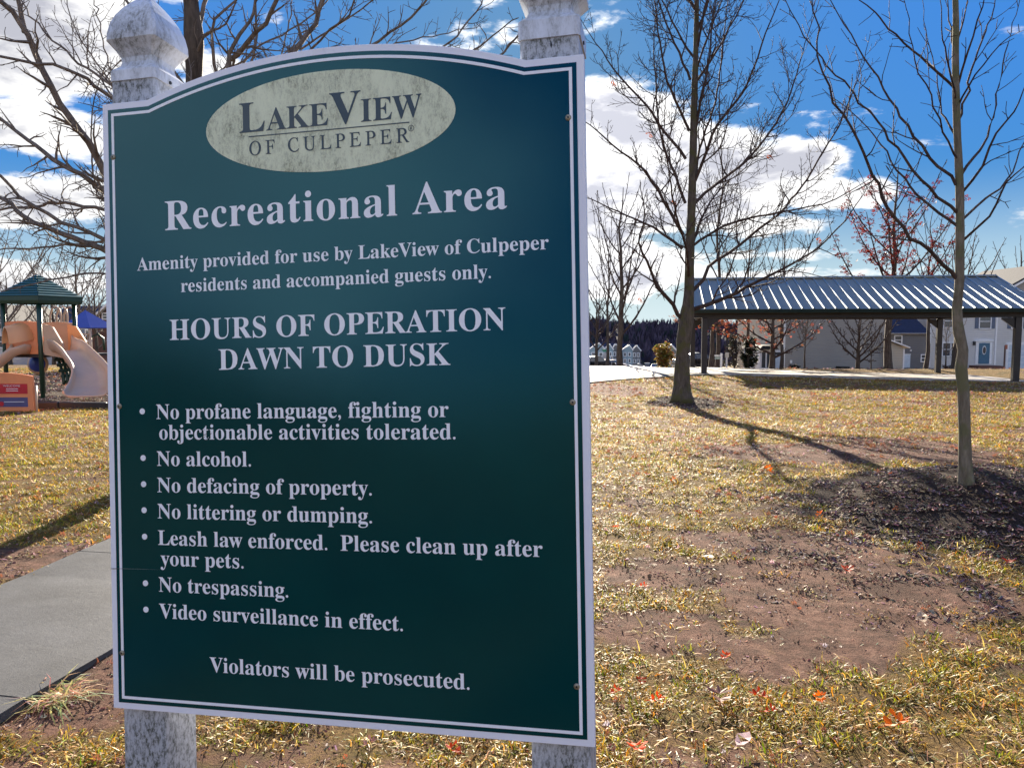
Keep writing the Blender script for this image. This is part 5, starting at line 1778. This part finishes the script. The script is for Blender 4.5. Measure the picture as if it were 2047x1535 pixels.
part(MB().tube([p2(178, 690), p2(184, 672), p2(196, 668), p2(206, 676), p2(209, 700)], .05, 8), 'handrail', M_GREENP, True, parent=tw2)
part(MB().tube([(-.9, -.55, zd2 + .85), (.4, -.7, zd2 + .85)], .03, 6), 'handrail', M_TANL, True, parent=tw2)
for xx, hh in ((110, .55), (122, .62), (133, .55)):
    pass
# arched ladder behind the tower
YA = 28.0
pa = UP(120, 760, YA)
arch_ = empty('arch_climber', (pa.x, YA, gz(pa.x, YA)), label='pale arched climber bars showing above the wavy slide', cat='climber')
oa = Vector(arch_.location)
for xa in (100, 113, 128):
    part(MB().tube([UP(xa, 700, YA) - oa, UP(xa, 630, YA) - oa, UP(xa + 4, 617, YA) - oa, UP(xa + 12, 613, YA) - oa, UP(xa + 19, 618, YA) - oa, UP(xa + 22, 632, YA) - oa, UP(xa + 22, 775, YA) - oa], .035, 8), 'hoop', M_TANL, True, parent=arch_)

# welcome board
YW = 18.0
pw_ = UP(10, 832, YW)
wel = empty('welcome_sign', (pw_.x, YW, gz(pw_.x, YW)), label='peach plastic welcome board with red and purple plates before the playground', cat='sign')
ow = Vector(wel.location)
def pv(px, py): return UP(px, py, YW) - ow
a_, b_ = pv(-62, 826), pv(70, 826)
zt = pv(10, 745).z; zs = pv(70, 752).z; z0 = max(pv(10, 827).z, 0.05)
pts = [(a_.x, z0), (b_.x, z0)] + [(b_.x + (a_.x - b_.x) * t_, zs + (zt - zs) * math.sin(PI * t_) ** .8) for t_ in np.linspace(0, 1, 13)]
FW = Matrix(((1, 0, 0, 0), (0, 0, -1, 0), (0, 1, 0, 0), (0, 0, 0, 1)))
part(MB().prism(pts, -.03, .03, FW), 'board', M_PEACH, parent=wel)
def plate(x0, y0, x1, y1, c, nm, d=.034, lb=None):
    p, q_ = pv(x0, y1), pv(x1, y0)
    return part(MB().box(p.x, q_.x, -d, -.02, p.z, q_.z), nm, c, parent=wel, label=lb)
M_RED = simple_mat('red_plate', (0.55, 0.02, 0.035), 0.4); M_PURP = simple_mat('purple_plate', (0.10, 0.09, 0.20), 0.4)
M_WHT = simple_mat('white_print', (0.75, 0.70, 0.70), 0.5)
rp = plate(-46, 767, 56, 787, M_RED, 'red_plate'); pp = plate(-46, 794, 57, 813, M_PURP, 'purple_plate')
p, q_ = pv(8, 771), pv(42, 771)
t_ = lettering('WELCOME', p.x, q_.x, 0, 0.05, M_WHT, 0, caph=.72, name='lettering', parent=rp); t_.matrix_local = Matrix(((1, 0, 0, 0), (0, 0, -1, -.036), (0, 1, 0, pv(20, 773).z), (0, 0, 0, 1)))
for yy in (777, 781): 
    a2, b2_ = pv(14, yy), pv(38, yy)
    part(MB().box(a2.x, b2_.x, -.036, -.034, a2.z - .008, a2.z + .008), 'print_line', M_WHT, parent=rp)
a2, b2_ = pv(10, 803), pv(50, 803); part(MB().box(a2.x, b2_.x, -.036, -.034, a2.z - .008, a2.z + .008), 'print_line', M_WHT, parent=pp)
part(MB().lathe([(.06, 0), (.06, .01)], Matrix.Translation((pv(5, 807).x, -.034, pv(5, 807).z)) @ Matrix.Rotation(PI / 2, 4, 'X'), 10), 'printed_badge', M_RED, parent=pp)
for xx in (-55, 62, 70):
    part(MB().tube([(pv(xx, 800).x, .05, -.2), (pv(xx, 800).x, .05, z0 + .6)], .03, 8), 'post', M_TANL, True, parent=wel)

# border timbers of the play area
bt = empty('play_border', (0, 0, 0), label='black plastic border timbers along the near edge of the wood chips', cat='border')
xs_ = np.arange(-16.4, -4.8, 1.22)
for x0_ in xs_:
    x1_ = x0_ + 1.20
    zz0, zz1 = gz(x0_, 18.9), gz(x1_, 18.9)
    mb = MB(); mb.box(0, 1.2, -.06, .06, -.10, .17, bev=.02)
    o = mb.build('timber', M_RUBBER, bt); o.location = (x0_, 18.9, zz0); o.rotation_euler = (0, -math.atan2(zz1 - zz0, 1.2), 0)


# ------------------------------------------------------------------ road signs and posts
def small_thing(name, label, cat, px, py, Y, group=None):
    p = UP(px, py, Y)
    r_ = empty(name, (p.x, Y, gz(p.x, Y)), label=label, cat=cat, group=group)
    return r_, (lambda a, b, Y=Y, r_=r_: UP(a, b, Y) - Vector(r_.location))


M_GALV = simple_mat('grey_sign_metal', (0.42, 0.40, 0.40), 0.5, 0.2)
M_POSTB = simple_mat('brown_post', (0.07, 0.045, 0.04), 0.7)
M_STREET = simple_mat('green_street_sign', (0.03, 0.22, 0.13), 0.45)
r_, g = small_thing('stop_sign', 'back of an octagonal stop sign with a green street name blade on top', 'road sign', 1211, 736, 85)
c_ = g(1211.5, 712); part(MB().prism([(c_.x + .40 * math.cos(PI / 8 + k * PI / 4), c_.z + .40 * math.sin(PI / 8 + k * PI / 4)) for k in range(8)], -.01, .01, FW), 'sign_plate', M_GALV, parent=r_)
part(MB().tube([(c_.x, .04, -.5), (c_.x, .04, g(1211, 697).z)], .04, 6), 'post', M_POSTB, parent=r_)
p, q_ = g(1205, 703), g(1218, 700.5); part(MB().box(p.x, q_.x, -.02, .02, p.z, q_.z), 'street_blade', M_STREET, parent=r_)
p, q_ = g(1203, 700.3), g(1212, 698); part(MB().box(p.x, q_.x, .0, .03, p.z, q_.z), 'street_blade', M_STREET, parent=r_)
r_, g = small_thing('road_sign', 'small white notice plate on a thin post right of the stop sign', 'road sign', 1223, 736, 80)
p, q_ = g(1220.6, 718.5), g(1225.4, 711.5); part(MB().box(p.x, q_.x, -.02, 0, p.z, q_.z), 'sign_plate', M_WHITE, parent=r_)
c_ = g(1223, 715); part(MB().box(c_.x - .06, c_.x + .06, -.025, -.02, p.z + .08, q_.z - .08), 'printed_symbol', M_BLACK, parent=r_)
part(MB().tube([(c_.x, .02, -.4), (c_.x, .02, q_.z)], .03, 6), 'post', M_GALV, parent=r_)
r_, g = small_thing('realty_post', 'white post with a hanging pale board, left under the pavilion', 'sign', 1442, 737, 48)
c_ = g(1442, 706); part(MB().box(c_.x - .06, c_.x + .06, -.06, .06, -.4, c_.z), 'post', M_WHITE, parent=r_)
p, q_ = g(1428, 711.8), g(1441, 709.8); part(MB().box(p.x, q_.x, -.04, .04, p.z, q_.z), 'arm', M_WHITE, parent=r_)
p, q_ = g(1429, 718), g(1440, 712.5); part(MB().box(p.x, q_.x, -.015, .015, p.z, q_.z), 'hanging_board', simple_mat('pale_green_board', (.35, .42, .38)), parent=r_)
r_, g = small_thing('road_sign', 'small white rectangular sign on a post beside the hanging-board post', 'road sign', 1453, 737, 47)
p, q_ = g(1449.6, 714.5), g(1457, 704.5); part(MB().box(p.x, q_.x, -.03, -.01, p.z, q_.z, bev=.005), 'sign_plate', simple_mat('cream_sign', (.6, .57, .5)), parent=r_)
c_ = g(1453, 715); part(MB().box(c_.x - .05, c_.x + .05, -.01, .05, -.4, q_.z - .05), 'post', M_WHITE, parent=r_)
r_, g = small_thing('bird_feeder_pole', 'thin black lamp pole showing above the small cream sign', 'lamp post', 1454, 737, 53)
c_ = g(1454, 676); part(MB().tube([(c_.x, 0, -.4), (c_.x, 0, c_.z)], .05, 6), 'pole', M_BLACK, parent=r_)
part(MB().lathe([(.09, 0), (.14, .18), (.15, .22), (.03, .32)], Matrix.Translation((c_.x, 0, c_.z)), 8), 'lamp_head', M_BLACK, parent=r_)
r_.name = 'lamp_post'
r_, g = small_thing('marker_sign', 'red-brown sign on a thin post before the white garage', 'sign', 2010, 738, 58)
p, q_ = g(2008.5, 698), g(2014, 689); part(MB().box(p.x, q_.x, -.03, -.01, p.z, q_.z), 'sign_plate', simple_mat('rust_red_sign', (.25, .09, .06)), parent=r_)
c_ = g(2010, 690); part(MB().box(c_.x - .04, c_.x + .04, 0, .08, -.4, c_.z), 'post', M_POSTB, parent=r_)


# ------------------------------------------------------------------ parked cars
def car(name, label, px, Y, col, L=4.5, H=1.45, W_=1.8, rz=0.0, kind='car'):
    p = UP(px, 737, Y)
    r_ = empty(name, (p.x, Y, gz(p.x, Y)), rz, label=label, cat=kind, group='vehicles parked along the street')
    paint = simple_mat('car_paint', col, 0.25, 0.2, 0.05, spec=0.7)
    h = L / 2
    def body(pts, hw, nm, mat, par=None, tuck=0.0):
        n = len(pts)
        vs = []
        for s_, k in ((-1, 1.0), (1, 1.0)):
            for x, z, w_ in pts: vs.append((x, s_ * hw * w_, z))
        fs = [tuple(range(n)), tuple(range(2 * n - 1, n - 1, -1))] + [(i, n + i, n + (i + 1) % n, (i + 1) % n) for i in range(n)]
        o = part(MB().add(vs, fs), nm, mat, parent=par or r_); bevel(o, .05, 2); return o
    if kind == 'car':
        body([(-h, .35, .9), (-h + .1, .22, .95), (h - .1, .22, .95), (h, .35, .9), (h, .62, .92), (h * .92, .80, .97), (h * .5, .90, 1), (-h * .6, .93, 1), (-h * .96, .86, .95), (-h, .6, .92)], W_ / 2, 'body', paint)
        body([(h * .46, .90, .97), (h * .16, H - .04, .78), (-h * .05, H, .76), (-h * .42, H - .05, .78), (-h * .78, .93, .95)], W_ / 2, 'cabin', M_GLASS)
        body([(h * .17, H - .05, .79), (-h * .04, H + .01, .77), (-h * .43, H - .06, .79), (-h * .42, H - .09, .80), (h * .16, H - .09, .80)], W_ / 2, 'roof', paint)
    else:
        body([(-h, .45, .95), (-h + .1, .35, .95), (h - .1, .35, .95), (h, .45, .95), (h, .85, .95), (h * .9, 1.05, .98), (h * .45, 1.12, 1), (-h, 1.12, 1)], W_ / 2, 'body', paint)
        body([(h * .46, 1.10, .96), (h * .26, H - .03, .84), (-h * .10, H, .84), (-h * .16, 1.10, .96)], W_ / 2, 'cabin', M_GLASS)
        body([(h * .27, H - .04, .86), (-h * .10, H + .02, .86), (-h * .11, H - .06, .86), (h * .26, H - .09, .86)], W_ / 2, 'roof', paint)
    for x in (-h * .62, h * .62):
        for s_ in (-1, 1):
            Mw = Matrix.Translation((x, s_ * (W_ / 2 - .12), .33)) @ Matrix.Rotation(-PI / 2 * s_, 4, 'X')
            wh = part(MB().lathe([(.2, .0), (.33, .02), (.33, .18), (.30, .2), (.2, .2)], Mw, 16), 'wheel', M_BLACK, True, parent=r_)
            part(MB().lathe([(.2, .19), (.17, .205), (.03, .21)], Mw, 12), 'rim', M_GALV, parent=wh)
    for s_ in (-1, 1):
        part(MB().box(h - .06, h + .01, s_ * W_ * .36 - .14, s_ * W_ * .36 + .14, .58, .72), 'headlight', M_WHITE, parent=r_)
        part(MB().box(-h - .01, -h + .05, s_ * W_ * .38 - .1, s_ * W_ * .38 + .1, .68, .85), 'tail_light', M_RED, parent=r_)
    return r_


car('parked_car', 'black car parked hard against the edge of the sign', 1192, 92, (0.01, 0.012, 0.014), rz=0.35, H=1.6)
car('parked_car', 'pale silver car parked behind the stop sign', 1210, 112, (0.45, 0.43, 0.50), rz=0.3)
car('parked_car', 'maroon car parked left of the slim tree trunk', 1226, 118, (0.06, 0.02, 0.035), rz=-0.4)
car('pickup_truck', 'silver flatbed pickup parked far down the street', 1277, 250, (0.40, 0.42, 0.5), L=5.6, H=1.7, W_=2, kind='pickup', rz=0.1)
car('parked_car', 'dark blue tall car parked beside the silver pickup', 1295, 235, (0.02, 0.03, 0.14), H=1.95, rz=1.2)
car('parked_car', 'small white car nearest the golden shrub', 1309, 205, (0.6, 0.6, 0.62), rz=1.35)
car('parked_car', 'dark car seen between the two left pavilion posts', 1396, 66, (0.02, 0.02, 0.025), rz=0.1)


# ------------------------------------------------------------------ behind the camera: what the glossy sign mirrors
mb = MB(); q = random.Random(9)
for _ in range(900):
    a_ = q.uniform(-1.25, 1.25); R_ = q.uniform(58, 75); x = R_ * math.sin(a_); y = -R_ * math.cos(a_)
    z0 = 0; hgt = q.uniform(5, 11) * (0.75 + 0.4 * math.sin(a_ * 5 + 1))
    for k in range(5):
        b_ = q.uniform(0, 6.28); dx, dy = math.cos(b_) * 1.8, math.sin(b_) * 1.8
        mb.add([(x, y, z0), (x + dx * .5 + .5, y + dy * .5, hgt * .6), (x + dx, y + dy, hgt * q.uniform(.8, 1.05)), (x + dx * .5 - .5, y - .4, hgt * .55)], [(0, 1, 2, 3)])
tag(mb.build('woods_behind', simple_mat('sunlit_brush', (0.11, 0.085, 0.05), 0.9, 0, 0.4, .3)), 'brush and bare trees across the road behind the reader', 'woods', kind='stuff')


# ------------------------------------------------------------------ fallen leaves, one by one
LEAVES = [
    (1793, 1463, .105, 'O', 'bright orange lobed leaf standing in the grass low at the right'),
    (1639, 1406, .055, 'O', 'orange-red leaf in the grass left of the brightest one'),
    (1515, 1404, .075, 'R', 'red-orange folded leaf, upper one of a close pair in the grass'),
    (1541, 1434, .055, 'R', 'red-orange leaf, lower one of a close pair in the grass'),
    (1313, 1411, .060, 'R', 'rusty red leaf lying left of a large brown one'),
    (1232, 1394, .055, 'R', 'bright red leaf close beside the lower corner of the sign'),
    (1281, 1372, .050, 'R', 'small rusty leaf uphill of the bright red leaf by the sign'),
    (1438, 1408, .110, 'B', 'large purplish brown leaf lying flat in the grass'),
    (1485, 1497, .100, 'P', 'pale mauve curled leaf at the bottom of the lawn'),
    (1273, 1512, .080, 'R', 'dark red leaf at the bottom edge right of the sign post'),
    (1451, 1323, .055, 'R', 'red leaf at the upper edge of the lower grass'),
    (1843, 1248, .100, 'T', 'large pale tan curled leaf on bare soil at the grass edge'),
    (1414, 1124, .095, 'T', 'brown and white curled leaf on bare soil beside a tuft'),
    (1286, 1181, .055, 'R', 'red leaf in the grass band between two bare patches'),
    (1232, 1061, .060, 'R', 'orange-red leaf in grass close to the sign edge, farther up'),
    (1395, 1031, .065, 'R', 'deep red leaf at the edge of the mulch'),
    (1346, 965, .080, 'O', 'orange leaf in the far grass, right of another'),
    (1294, 954, .070, 'R', 'reddish leaf in the far grass, left of another'),
    (1534, 944, .100, 'O', 'orange leaf at the tip of the tree shadow'),
    (1639, 1034, .070, 'O', 'orange leaf lying on the dark mulch'),
    (1695, 1148, .080, 'R', 'thin rust-coloured leaf on bare soil below the mulch'),
    (2016, 1133, .085, 'R', 'rust leaf at the right photo edge below the mound'),
    (1978, 1229, .070, 'B', 'dark red-brown leaf in the grass near the right photo edge'),
    (960, 1478, .070, 'O', 'orange leaf between the sign posts near the right post'),
    (905, 1512, .060, 'R', 'red leaf between the sign posts, lower down'),
    (740, 1500, .060, 'B', 'brown leaf under the middle of the sign'),
    (1775, 1093, .07, 'T', 'pale leaf on the shaded mulch below the young tree'),
    (1560, 1190, .06, 'T', 'tan leaf on the bare soil in the middle of the lawn'),
]
LC = {'O': (0.80, 0.17, 0.02), 'R': (0.60, 0.08, 0.03), 'B': (0.30, 0.15, 0.12), 'P': (0.55, 0.38, 0.36), 'T': (0.66, 0.50, 0.34)}
for i, (x, y, sz, c_, lb) in enumerate(LEAVES):
    q = random.Random(100 + i)
    p = gpt(x, y)
    mb = MB()
    from mathutils import Euler
    tilt_ = 0.75 if c_ == 'O' else 0.28
    M_ = Euler((q.uniform(.2, 1) * tilt_, q.uniform(-1, 1) * tilt_ * .6, q.uniform(0, 6.28))).to_matrix().to_4x4()
    leaf_shape(mb, M_, sz * 1.15, LC[c_], c_ not in 'PT', q, curl=0.55)
    mb.tube([M_ @ Vector((0, -.5 * sz, 0)), M_ @ Vector((.05 * sz, -.95 * sz, .1 * sz))], .0012, 4, LC[c_])
    o = mb.build('fallen_leaf', M_LEAF)
    o.location = p + Vector((0, 0, .022 + sz * .22))
    tag(o, lb, 'leaf', 'fallen leaves scattered on the lawn')

# ------------------------------------------------------------------ dry ornamental clump by the walk
pg = gpt(118, 1400)
tuft = empty('straw_clump', (pg.x, pg.y, gz(pg.x, pg.y)), label='clump of dry straw stalks at the edge of the sidewalk', cat='plant')
mb = MB(); q = random.Random(77)
for _ in range(190):
    a_ = q.uniform(0, 6.28); ln = q.uniform(.06, .25); e = q.uniform(.02, .7)
    d = Vector((math.cos(a_), math.sin(a_), e)).normalized(); b_ = Vector((q.gauss(0, .05), q.gauss(0, .05), 0.005)); sd = Vector((-d.y, d.x, 0)).normalized() * q.uniform(.0018, .0042)
    bend = Vector((q.gauss(0, .03), q.gauss(0, .03), -ln * .25))
    c_ = tuple(k_ * q.uniform(.6, 1.15) for k_ in (0.80, 0.64, 0.38))
    m_ = b_ + d * ln * .55; t_ = b_ + d * ln + bend
    mb.add([b_ - sd, b_ + sd, m_ + sd, m_ - sd, t_], [(0, 1, 2, 3), (3, 2, 4)], c_)
o = mb.build('stalks', M_BLADE, tuft); o['kind'] = 'stuff'


# ------------------------------------------------------------------ scattered grass, litter and chips
def blade_clump(seed, n, rad, lo, hi, cols, flat=0.5, wd=(.0014, .003)):
    q = random.Random(seed); mb = MB()
    for _ in range(n):
        a_ = q.uniform(0, 6.28); r_ = rad * math.sqrt(q.random()); b_ = Vector((r_ * math.cos(a_), r_ * math.sin(a_), -.004))
        az_ = q.uniform(0, 6.28); e = abs(q.gauss(flat, .45)) + .05; ln = q.uniform(lo, hi)
        d = Vector((math.cos(az_), math.sin(az_), e)).normalized()
        sd = Vector((-math.sin(az_ + q.uniform(-.6, .6)), math.cos(az_ + q.uniform(-.6, .6)), q.uniform(-.3, .3))).normalized() * q.uniform(*wd)
        droop = Vector((q.gauss(0, .15), q.gauss(0, .15), -q.uniform(.1, .55))) * ln
        p1 = b_ + d * ln * .45; p2_ = b_ + d * ln * .8 + droop * .35; p3 = b_ + d * ln + droop
        p2_.z = max(p2_.z, .001); p3.z = max(p3.z, .0)
        c_ = tuple(k_ * q.uniform(.75, 1.2) for k_ in q.choice(cols))
        mb.add([b_ - sd, b_ + sd, p1 + sd, p1 - sd, p2_ + sd * .7, p2_ - sd * .7, p3], [(0, 1, 2, 3), (3, 2, 4, 5), (5, 4, 6)], c_)
    return mb


def litter_clump(seed, n, rad, lo, hi, cols, lobes=0.3):
    q = random.Random(seed); mb = MB()
    for _ in range(n):
        a_ = q.uniform(0, 6.28); r_ = rad * math.sqrt(q.random()); sz = q.uniform(lo, hi)
        M_ = Matrix.Translation((r_ * math.cos(a_), r_ * math.sin(a_), sz * .18)) @ Euler((q.gauss(0, .45), q.gauss(0, .45), q.uniform(0, 6.28))).to_matrix().to_4x4()
        leaf_shape(mb, M_, sz, tuple(k_ * q.uniform(.7, 1.15) for k_ in q.choice(cols)), q.random() < lobes, q, curl=q.uniform(.2, .9))
    return mb


def chip_clump(seed, n, rad, lo, hi, cols):
    q = random.Random(seed); mb = MB()
    for _ in range(n):
        a_ = q.uniform(0, 6.28); r_ = rad * math.sqrt(q.random()); L = q.uniform(lo, hi)
        M_ = Matrix.Translation((r_ * math.cos(a_), r_ * math.sin(a_), L * .12)) @ Euler((q.gauss(0, .35), q.gauss(0, .35), q.uniform(0, 6.28))).to_matrix().to_4x4()
        w_ = L * q.uniform(.12, .35); t_ = L * q.uniform(.04, .12)
        mb.box(-L / 2, L / 2, -w_ / 2, w_ / 2, -t_ / 2, t_ / 2, M_, tuple(k_ * q.uniform(.6, 1.3) for k_ in q.choice(cols)))
    return mb


def scatter(name, label, cat, variants, mat, pts, kind='stuff'):
    """one object whose many small pieces are instanced on its points"""
    tc = bpy.data.collections.new(name + '_pieces')
    for i, mbv in enumerate(variants):
        o = bpy.data.objects.new('%s_piece_%02d' % (name, i), mbv.mesh(name + '_piece', mat))
        tc.objects.link(o)
    P, rz, sc, ix = pts
    me_ = bpy.data.meshes.new(name)
    me_.vertices.add(len(P)); me_.vertices.foreach_set('co', P.ravel())
    a_ = me_.attributes.new('rot', 'FLOAT_VECTOR', 'POINT'); a_.data.foreach_set('vector', rz.ravel())
    a_ = me_.attributes.new('size', 'FLOAT', 'POINT'); a_.data.foreach_set('value', sc)
    a_ = me_.attributes.new('pick', 'INT', 'POINT'); a_.data.foreach_set('value', ix.astype(np.int32))
    o = link(name, me_)
    ng = bpy.data.node_groups.new(name, 'GeometryNodeTree')
    ng.interface.new_socket('Geometry', in_out='INPUT', socket_type='NodeSocketGeometry')
    ng.interface.new_socket('Geometry', in_out='OUTPUT', socket_type='NodeSocketGeometry')
    N_ = ng.nodes
    gi = N_.new('NodeGroupInput'); go = N_.new('NodeGroupOutput')
    ci = N_.new('GeometryNodeCollectionInfo'); ci.inputs[0].default_value = tc; ci.inputs['Separate Children'].default_value = True; ci.inputs['Reset Children'].default_value = True
    io = N_.new('GeometryNodeInstanceOnPoints'); io.inputs['Pick Instance'].default_value = True
    def na(nm, ty):
        k = N_.new('GeometryNodeInputNamedAttribute'); k.data_type = ty; k.inputs[0].default_value = nm
        return [s_ for s_ in k.outputs if s_.enabled and s_.name == 'Attribute'][0]
    ng.links.new(gi.outputs[0], io.inputs['Points']); ng.links.new(ci.outputs[0], io.inputs['Instance'])
    ng.links.new(na('pick', 'INT'), io.inputs['Instance Index']); ng.links.new(na('rot', 'FLOAT_VECTOR'), io.inputs['Rotation']); ng.links.new(na('size', 'FLOAT'), io.inputs['Scale'])
    ng.links.new(io.outputs[0], go.inputs[0])
    md = o.modifiers.new('scatter', 'NODES'); md.node_group = ng
    return tag(o, label, cat, kind=kind)


def spots(zones, accept, nvar, s0, s1, seed, lift=0.0, zlim=None):
    """random places per distance zone (y0, y1, per square metre, piece scale), thinned by accept(x, y)"""
    r = np.random.RandomState(seed)
    PX, PY, SS = [], [], []
    for y0, y1, dn, k in zones:
        xh = 0.80 * y1 + 1.2
        n = int((y1 - y0) * 2 * xh * dn)
        x = r.uniform(-xh, xh, n); y = r.uniform(y0, y1, n)
        ok = np.abs(x) < 0.80 * y + 1.2
        x, y = x[ok], y[ok]
        pr = accept(x, y)
        ok = r.rand(len(x)) < pr
        # keep off the walk, slab and apron
        wc = ribbon(WALK, 8); wx = np.array([p.x for p in wc]); wy = np.array([p.y for p in wc])
        cxw = np.interp(y, wy, wx)
        slope_ = np.interp(y, wy, np.gradient(wx) / np.maximum(np.gradient(wy), .01))
        ok &= np.abs(x - cxw) / np.sqrt(1 + slope_ ** 2) > 0.695
        ok &= ~((y > 28.3) & (x > -9) & (x < 9.5) & (y > np.interp(x, [-8, 2.2, 6.8, 8], [30, 28.5, 31.9, 33.2])) & (y < 43.6))
        rel_l = (x - FL0.x) * PL.x + (y - FL0.y) * PL.y; rel_t = (x - FL0.x) * PT.x + (y - FL0.y) * PT.y
        ok &= ~((rel_l > -.85) & (rel_l < PLN + 1.4) & (rel_t > -.5) & (rel_t < PWD + .5))
        x, y = x[ok], y[ok]
        PX.append(x); PY.append(y); SS.append(k * r.uniform(s0, s1, len(x)))
    x = np.concatenate(PX); y = np.concatenate(PY); s_ = np.concatenate(SS)
    z = GZ(x, y) + lift
    e = .05
    nx_ = -(GZ(x + e, y) - GZ(x - e, y)) / (2 * e); ny_ = -(GZ(x, y + e) - GZ(x, y - e)) / (2 * e)
    rot = np.c_[-ny_ * 0.9, nx_ * 0.9, r.uniform(0, 2 * PI, len(x))]
    rot[:, 0] = 0; rot[:, 1] = 0
    return np.c_[x, y, z], rot, s_, r.randint(0, nvar, len(x))


STRAW = [(0.52, 0.33, 0.075), (0.42, 0.25, 0.055), (0.66, 0.47, 0.16), (0.22, 0.12, 0.045), (0.17, 0.09, 0.035)]
GREENY = [(0.17, 0.19, 0.025), (0.11, 0.145, 0.02), (0.30, 0.26, 0.05), (0.40, 0.31, 0.09)]
def acc_grass(x, y):
    g_, m_ = cover(x, y)
    t_ = fbm(x * 5.5, y * 5.5, 91, 2)
    return np.clip((g_ - .33) * 2.2 * (0.35 + 1.5 * smooth(.36, .58, t_)) + .30 * smooth(.56, .68, t_), 0.012, 1) * (1 - m_)
vars_ = [blade_clump(200 + i, 50, .09, .02, .075, STRAW + GREENY if i % 2 else STRAW + STRAW + GREENY, .25) for i in range(6)]
vars_ += [blade_clump(230 + i, 44, .065, .03, .075, GREENY + GREENY + STRAW, .75) for i in range(4)]
PALE = [(0.72, 0.55, 0.27), (0.60, 0.42, 0.17), (0.80, 0.66, 0.40), (0.30, 0.17, 0.08)]
vars_ += [blade_clump(260 + i, 40, .10, .03, .09, PALE, .04, (.0014, .0026)) for i in range(3)]
scatter('lawn_grass', 'short matted straw-coloured and green winter grass', 'grass', vars_, M_BLADE,
        spots([(1.9, 4.5, 260, 1.0), (4.5, 8, 165, 1.1), (8, 14, 75, 1.4), (14, 24, 26, 1.9), (24, 34, 9, 2.5)], acc_grass, 13, .7, 1.25, 1, -.004))
TANS = [(0.42, 0.29, 0.17), (0.50, 0.38, 0.25), (0.26, 0.15, 0.09), (0.20, 0.10, 0.06), (0.60, 0.50, 0.38)]
def acc_lit(x, y):
    n_ = fbm(x * .7, y * .7, 71, 3); g_, m_ = cover(x, y)
    return np.clip(.45 + 2.2 * (n_ - .45), .05, 1) * (1 - .6 * m_)
vars_ = [litter_clump(300 + i, 9, .14, .022, .05, TANS, .25) for i in range(6)] + [litter_clump(320, 5, .2, .05, .08, [(0.40, .15, .07), (0.30, .17, .10)], 1.0)]
scatter('leaf_litter', 'crumbled tan and brown leaf litter over soil and grass', 'leaf litter', vars_, M_LEAF,
        spots([(1.9, 5, 22, .6), (5, 10, 34, .8), (10, 20, 40, .95), (20, 33, 16, 1.4), (44, 60, .5, 3)], acc_lit, 7, .7, 1.2, 2, .004))
BITS = [(0.30, 0.18, 0.12), (0.12, 0.07, 0.05), (0.45, 0.33, 0.24), (0.20, 0.11, 0.08)]
def acc_bits(x, y):
    g_, m_ = cover(x, y); n_ = fbm(x * 1.7, y * 1.7, 81, 3) * .5 + fbm(x * 5, y * 5, 83, 2) * .5
    return np.clip((.75 - g_) * 1.3, .05, .9) * np.clip(.35 + 2.4 * (n_ - .40), .08, 1)
def clod_clump(seed, n, rad, lo, hi, cols):
    q = random.Random(seed); mb = MB()
    for _ in range(n):
        a_ = q.uniform(0, 6.28); r_ = rad * math.sqrt(q.random()); L = q.uniform(lo, hi) * .5
        o_ = Vector((r_ * math.cos(a_), r_ * math.sin(a_), L * .3))
        vs = [o_ + Vector(v_) * L * q.uniform(.6, 1.25) for v_ in ((1, 0, 0), (0, 1, 0), (-1, 0, 0), (0, -1, 0), (0, 0, .8), (.5, .5, .5), (-.5, -.4, .5))]
        mb.add(vs, [(0, 1, 5), (1, 2, 4, 5), (2, 3, 6), (3, 0, 6), (0, 5, 4), (0, 4, 6), (2, 6, 4)], tuple(k_ * q.uniform(.7, 1.2) for k_ in q.choice(cols)))
    return mb
SOILC = [(0.20, 0.11, 0.075), (0.14, 0.075, 0.05), (0.26, 0.15, 0.10)]
vars_ = [chip_clump(400 + i, 14, .13, .008, .035, BITS) for i in range(3)] + [clod_clump(420 + i, 22, .13, .006, .026, SOILC) for i in range(3)]
scatter('twig_bits', 'small twigs and bark crumbs on the bare soil', 'debris', vars_, M_CHIP,
        spots([(1.9, 5, 80, .7), (5, 10, 46, .95), (10, 18, 20, 1.5)], acc_bits, 6, .7, 1.2, 3, .0))
DARK = [(0.11, 0.070, 0.052), (0.05, 0.034, 0.028), (0.17, 0.115, 0.09), (0.28, 0.21, 0.17), (0.13, 0.095, 0.08)]
def acc_mulch(x, y):
    g_, m_ = cover(x, y)
    r = np.hypot((x - 4.2) / 2.0, (y - 6.6) / 1.9)
    n_ = fbm(x * 2.2, y * 2.2, 97, 3)
    return np.clip(m_ * 1.2 + (1 - smooth(.8, 1.9, r)) * smooth(.40, .62, n_) * .45, 0, 1)
vars_ = [chip_clump(500 + i, 34, .13, .010, .055, DARK) for i in range(7)]
scatter('wood_mulch', 'dark shredded bark mulch heaped round the trees and under the play towers', 'mulch', vars_, M_CHIP,
        spots([(4, 10, 95, .8), (17, 22.5, 22, 1.3), (22.5, 31, 5, 2.6)], acc_mulch, 7, .7, 1.3, 4, .0))
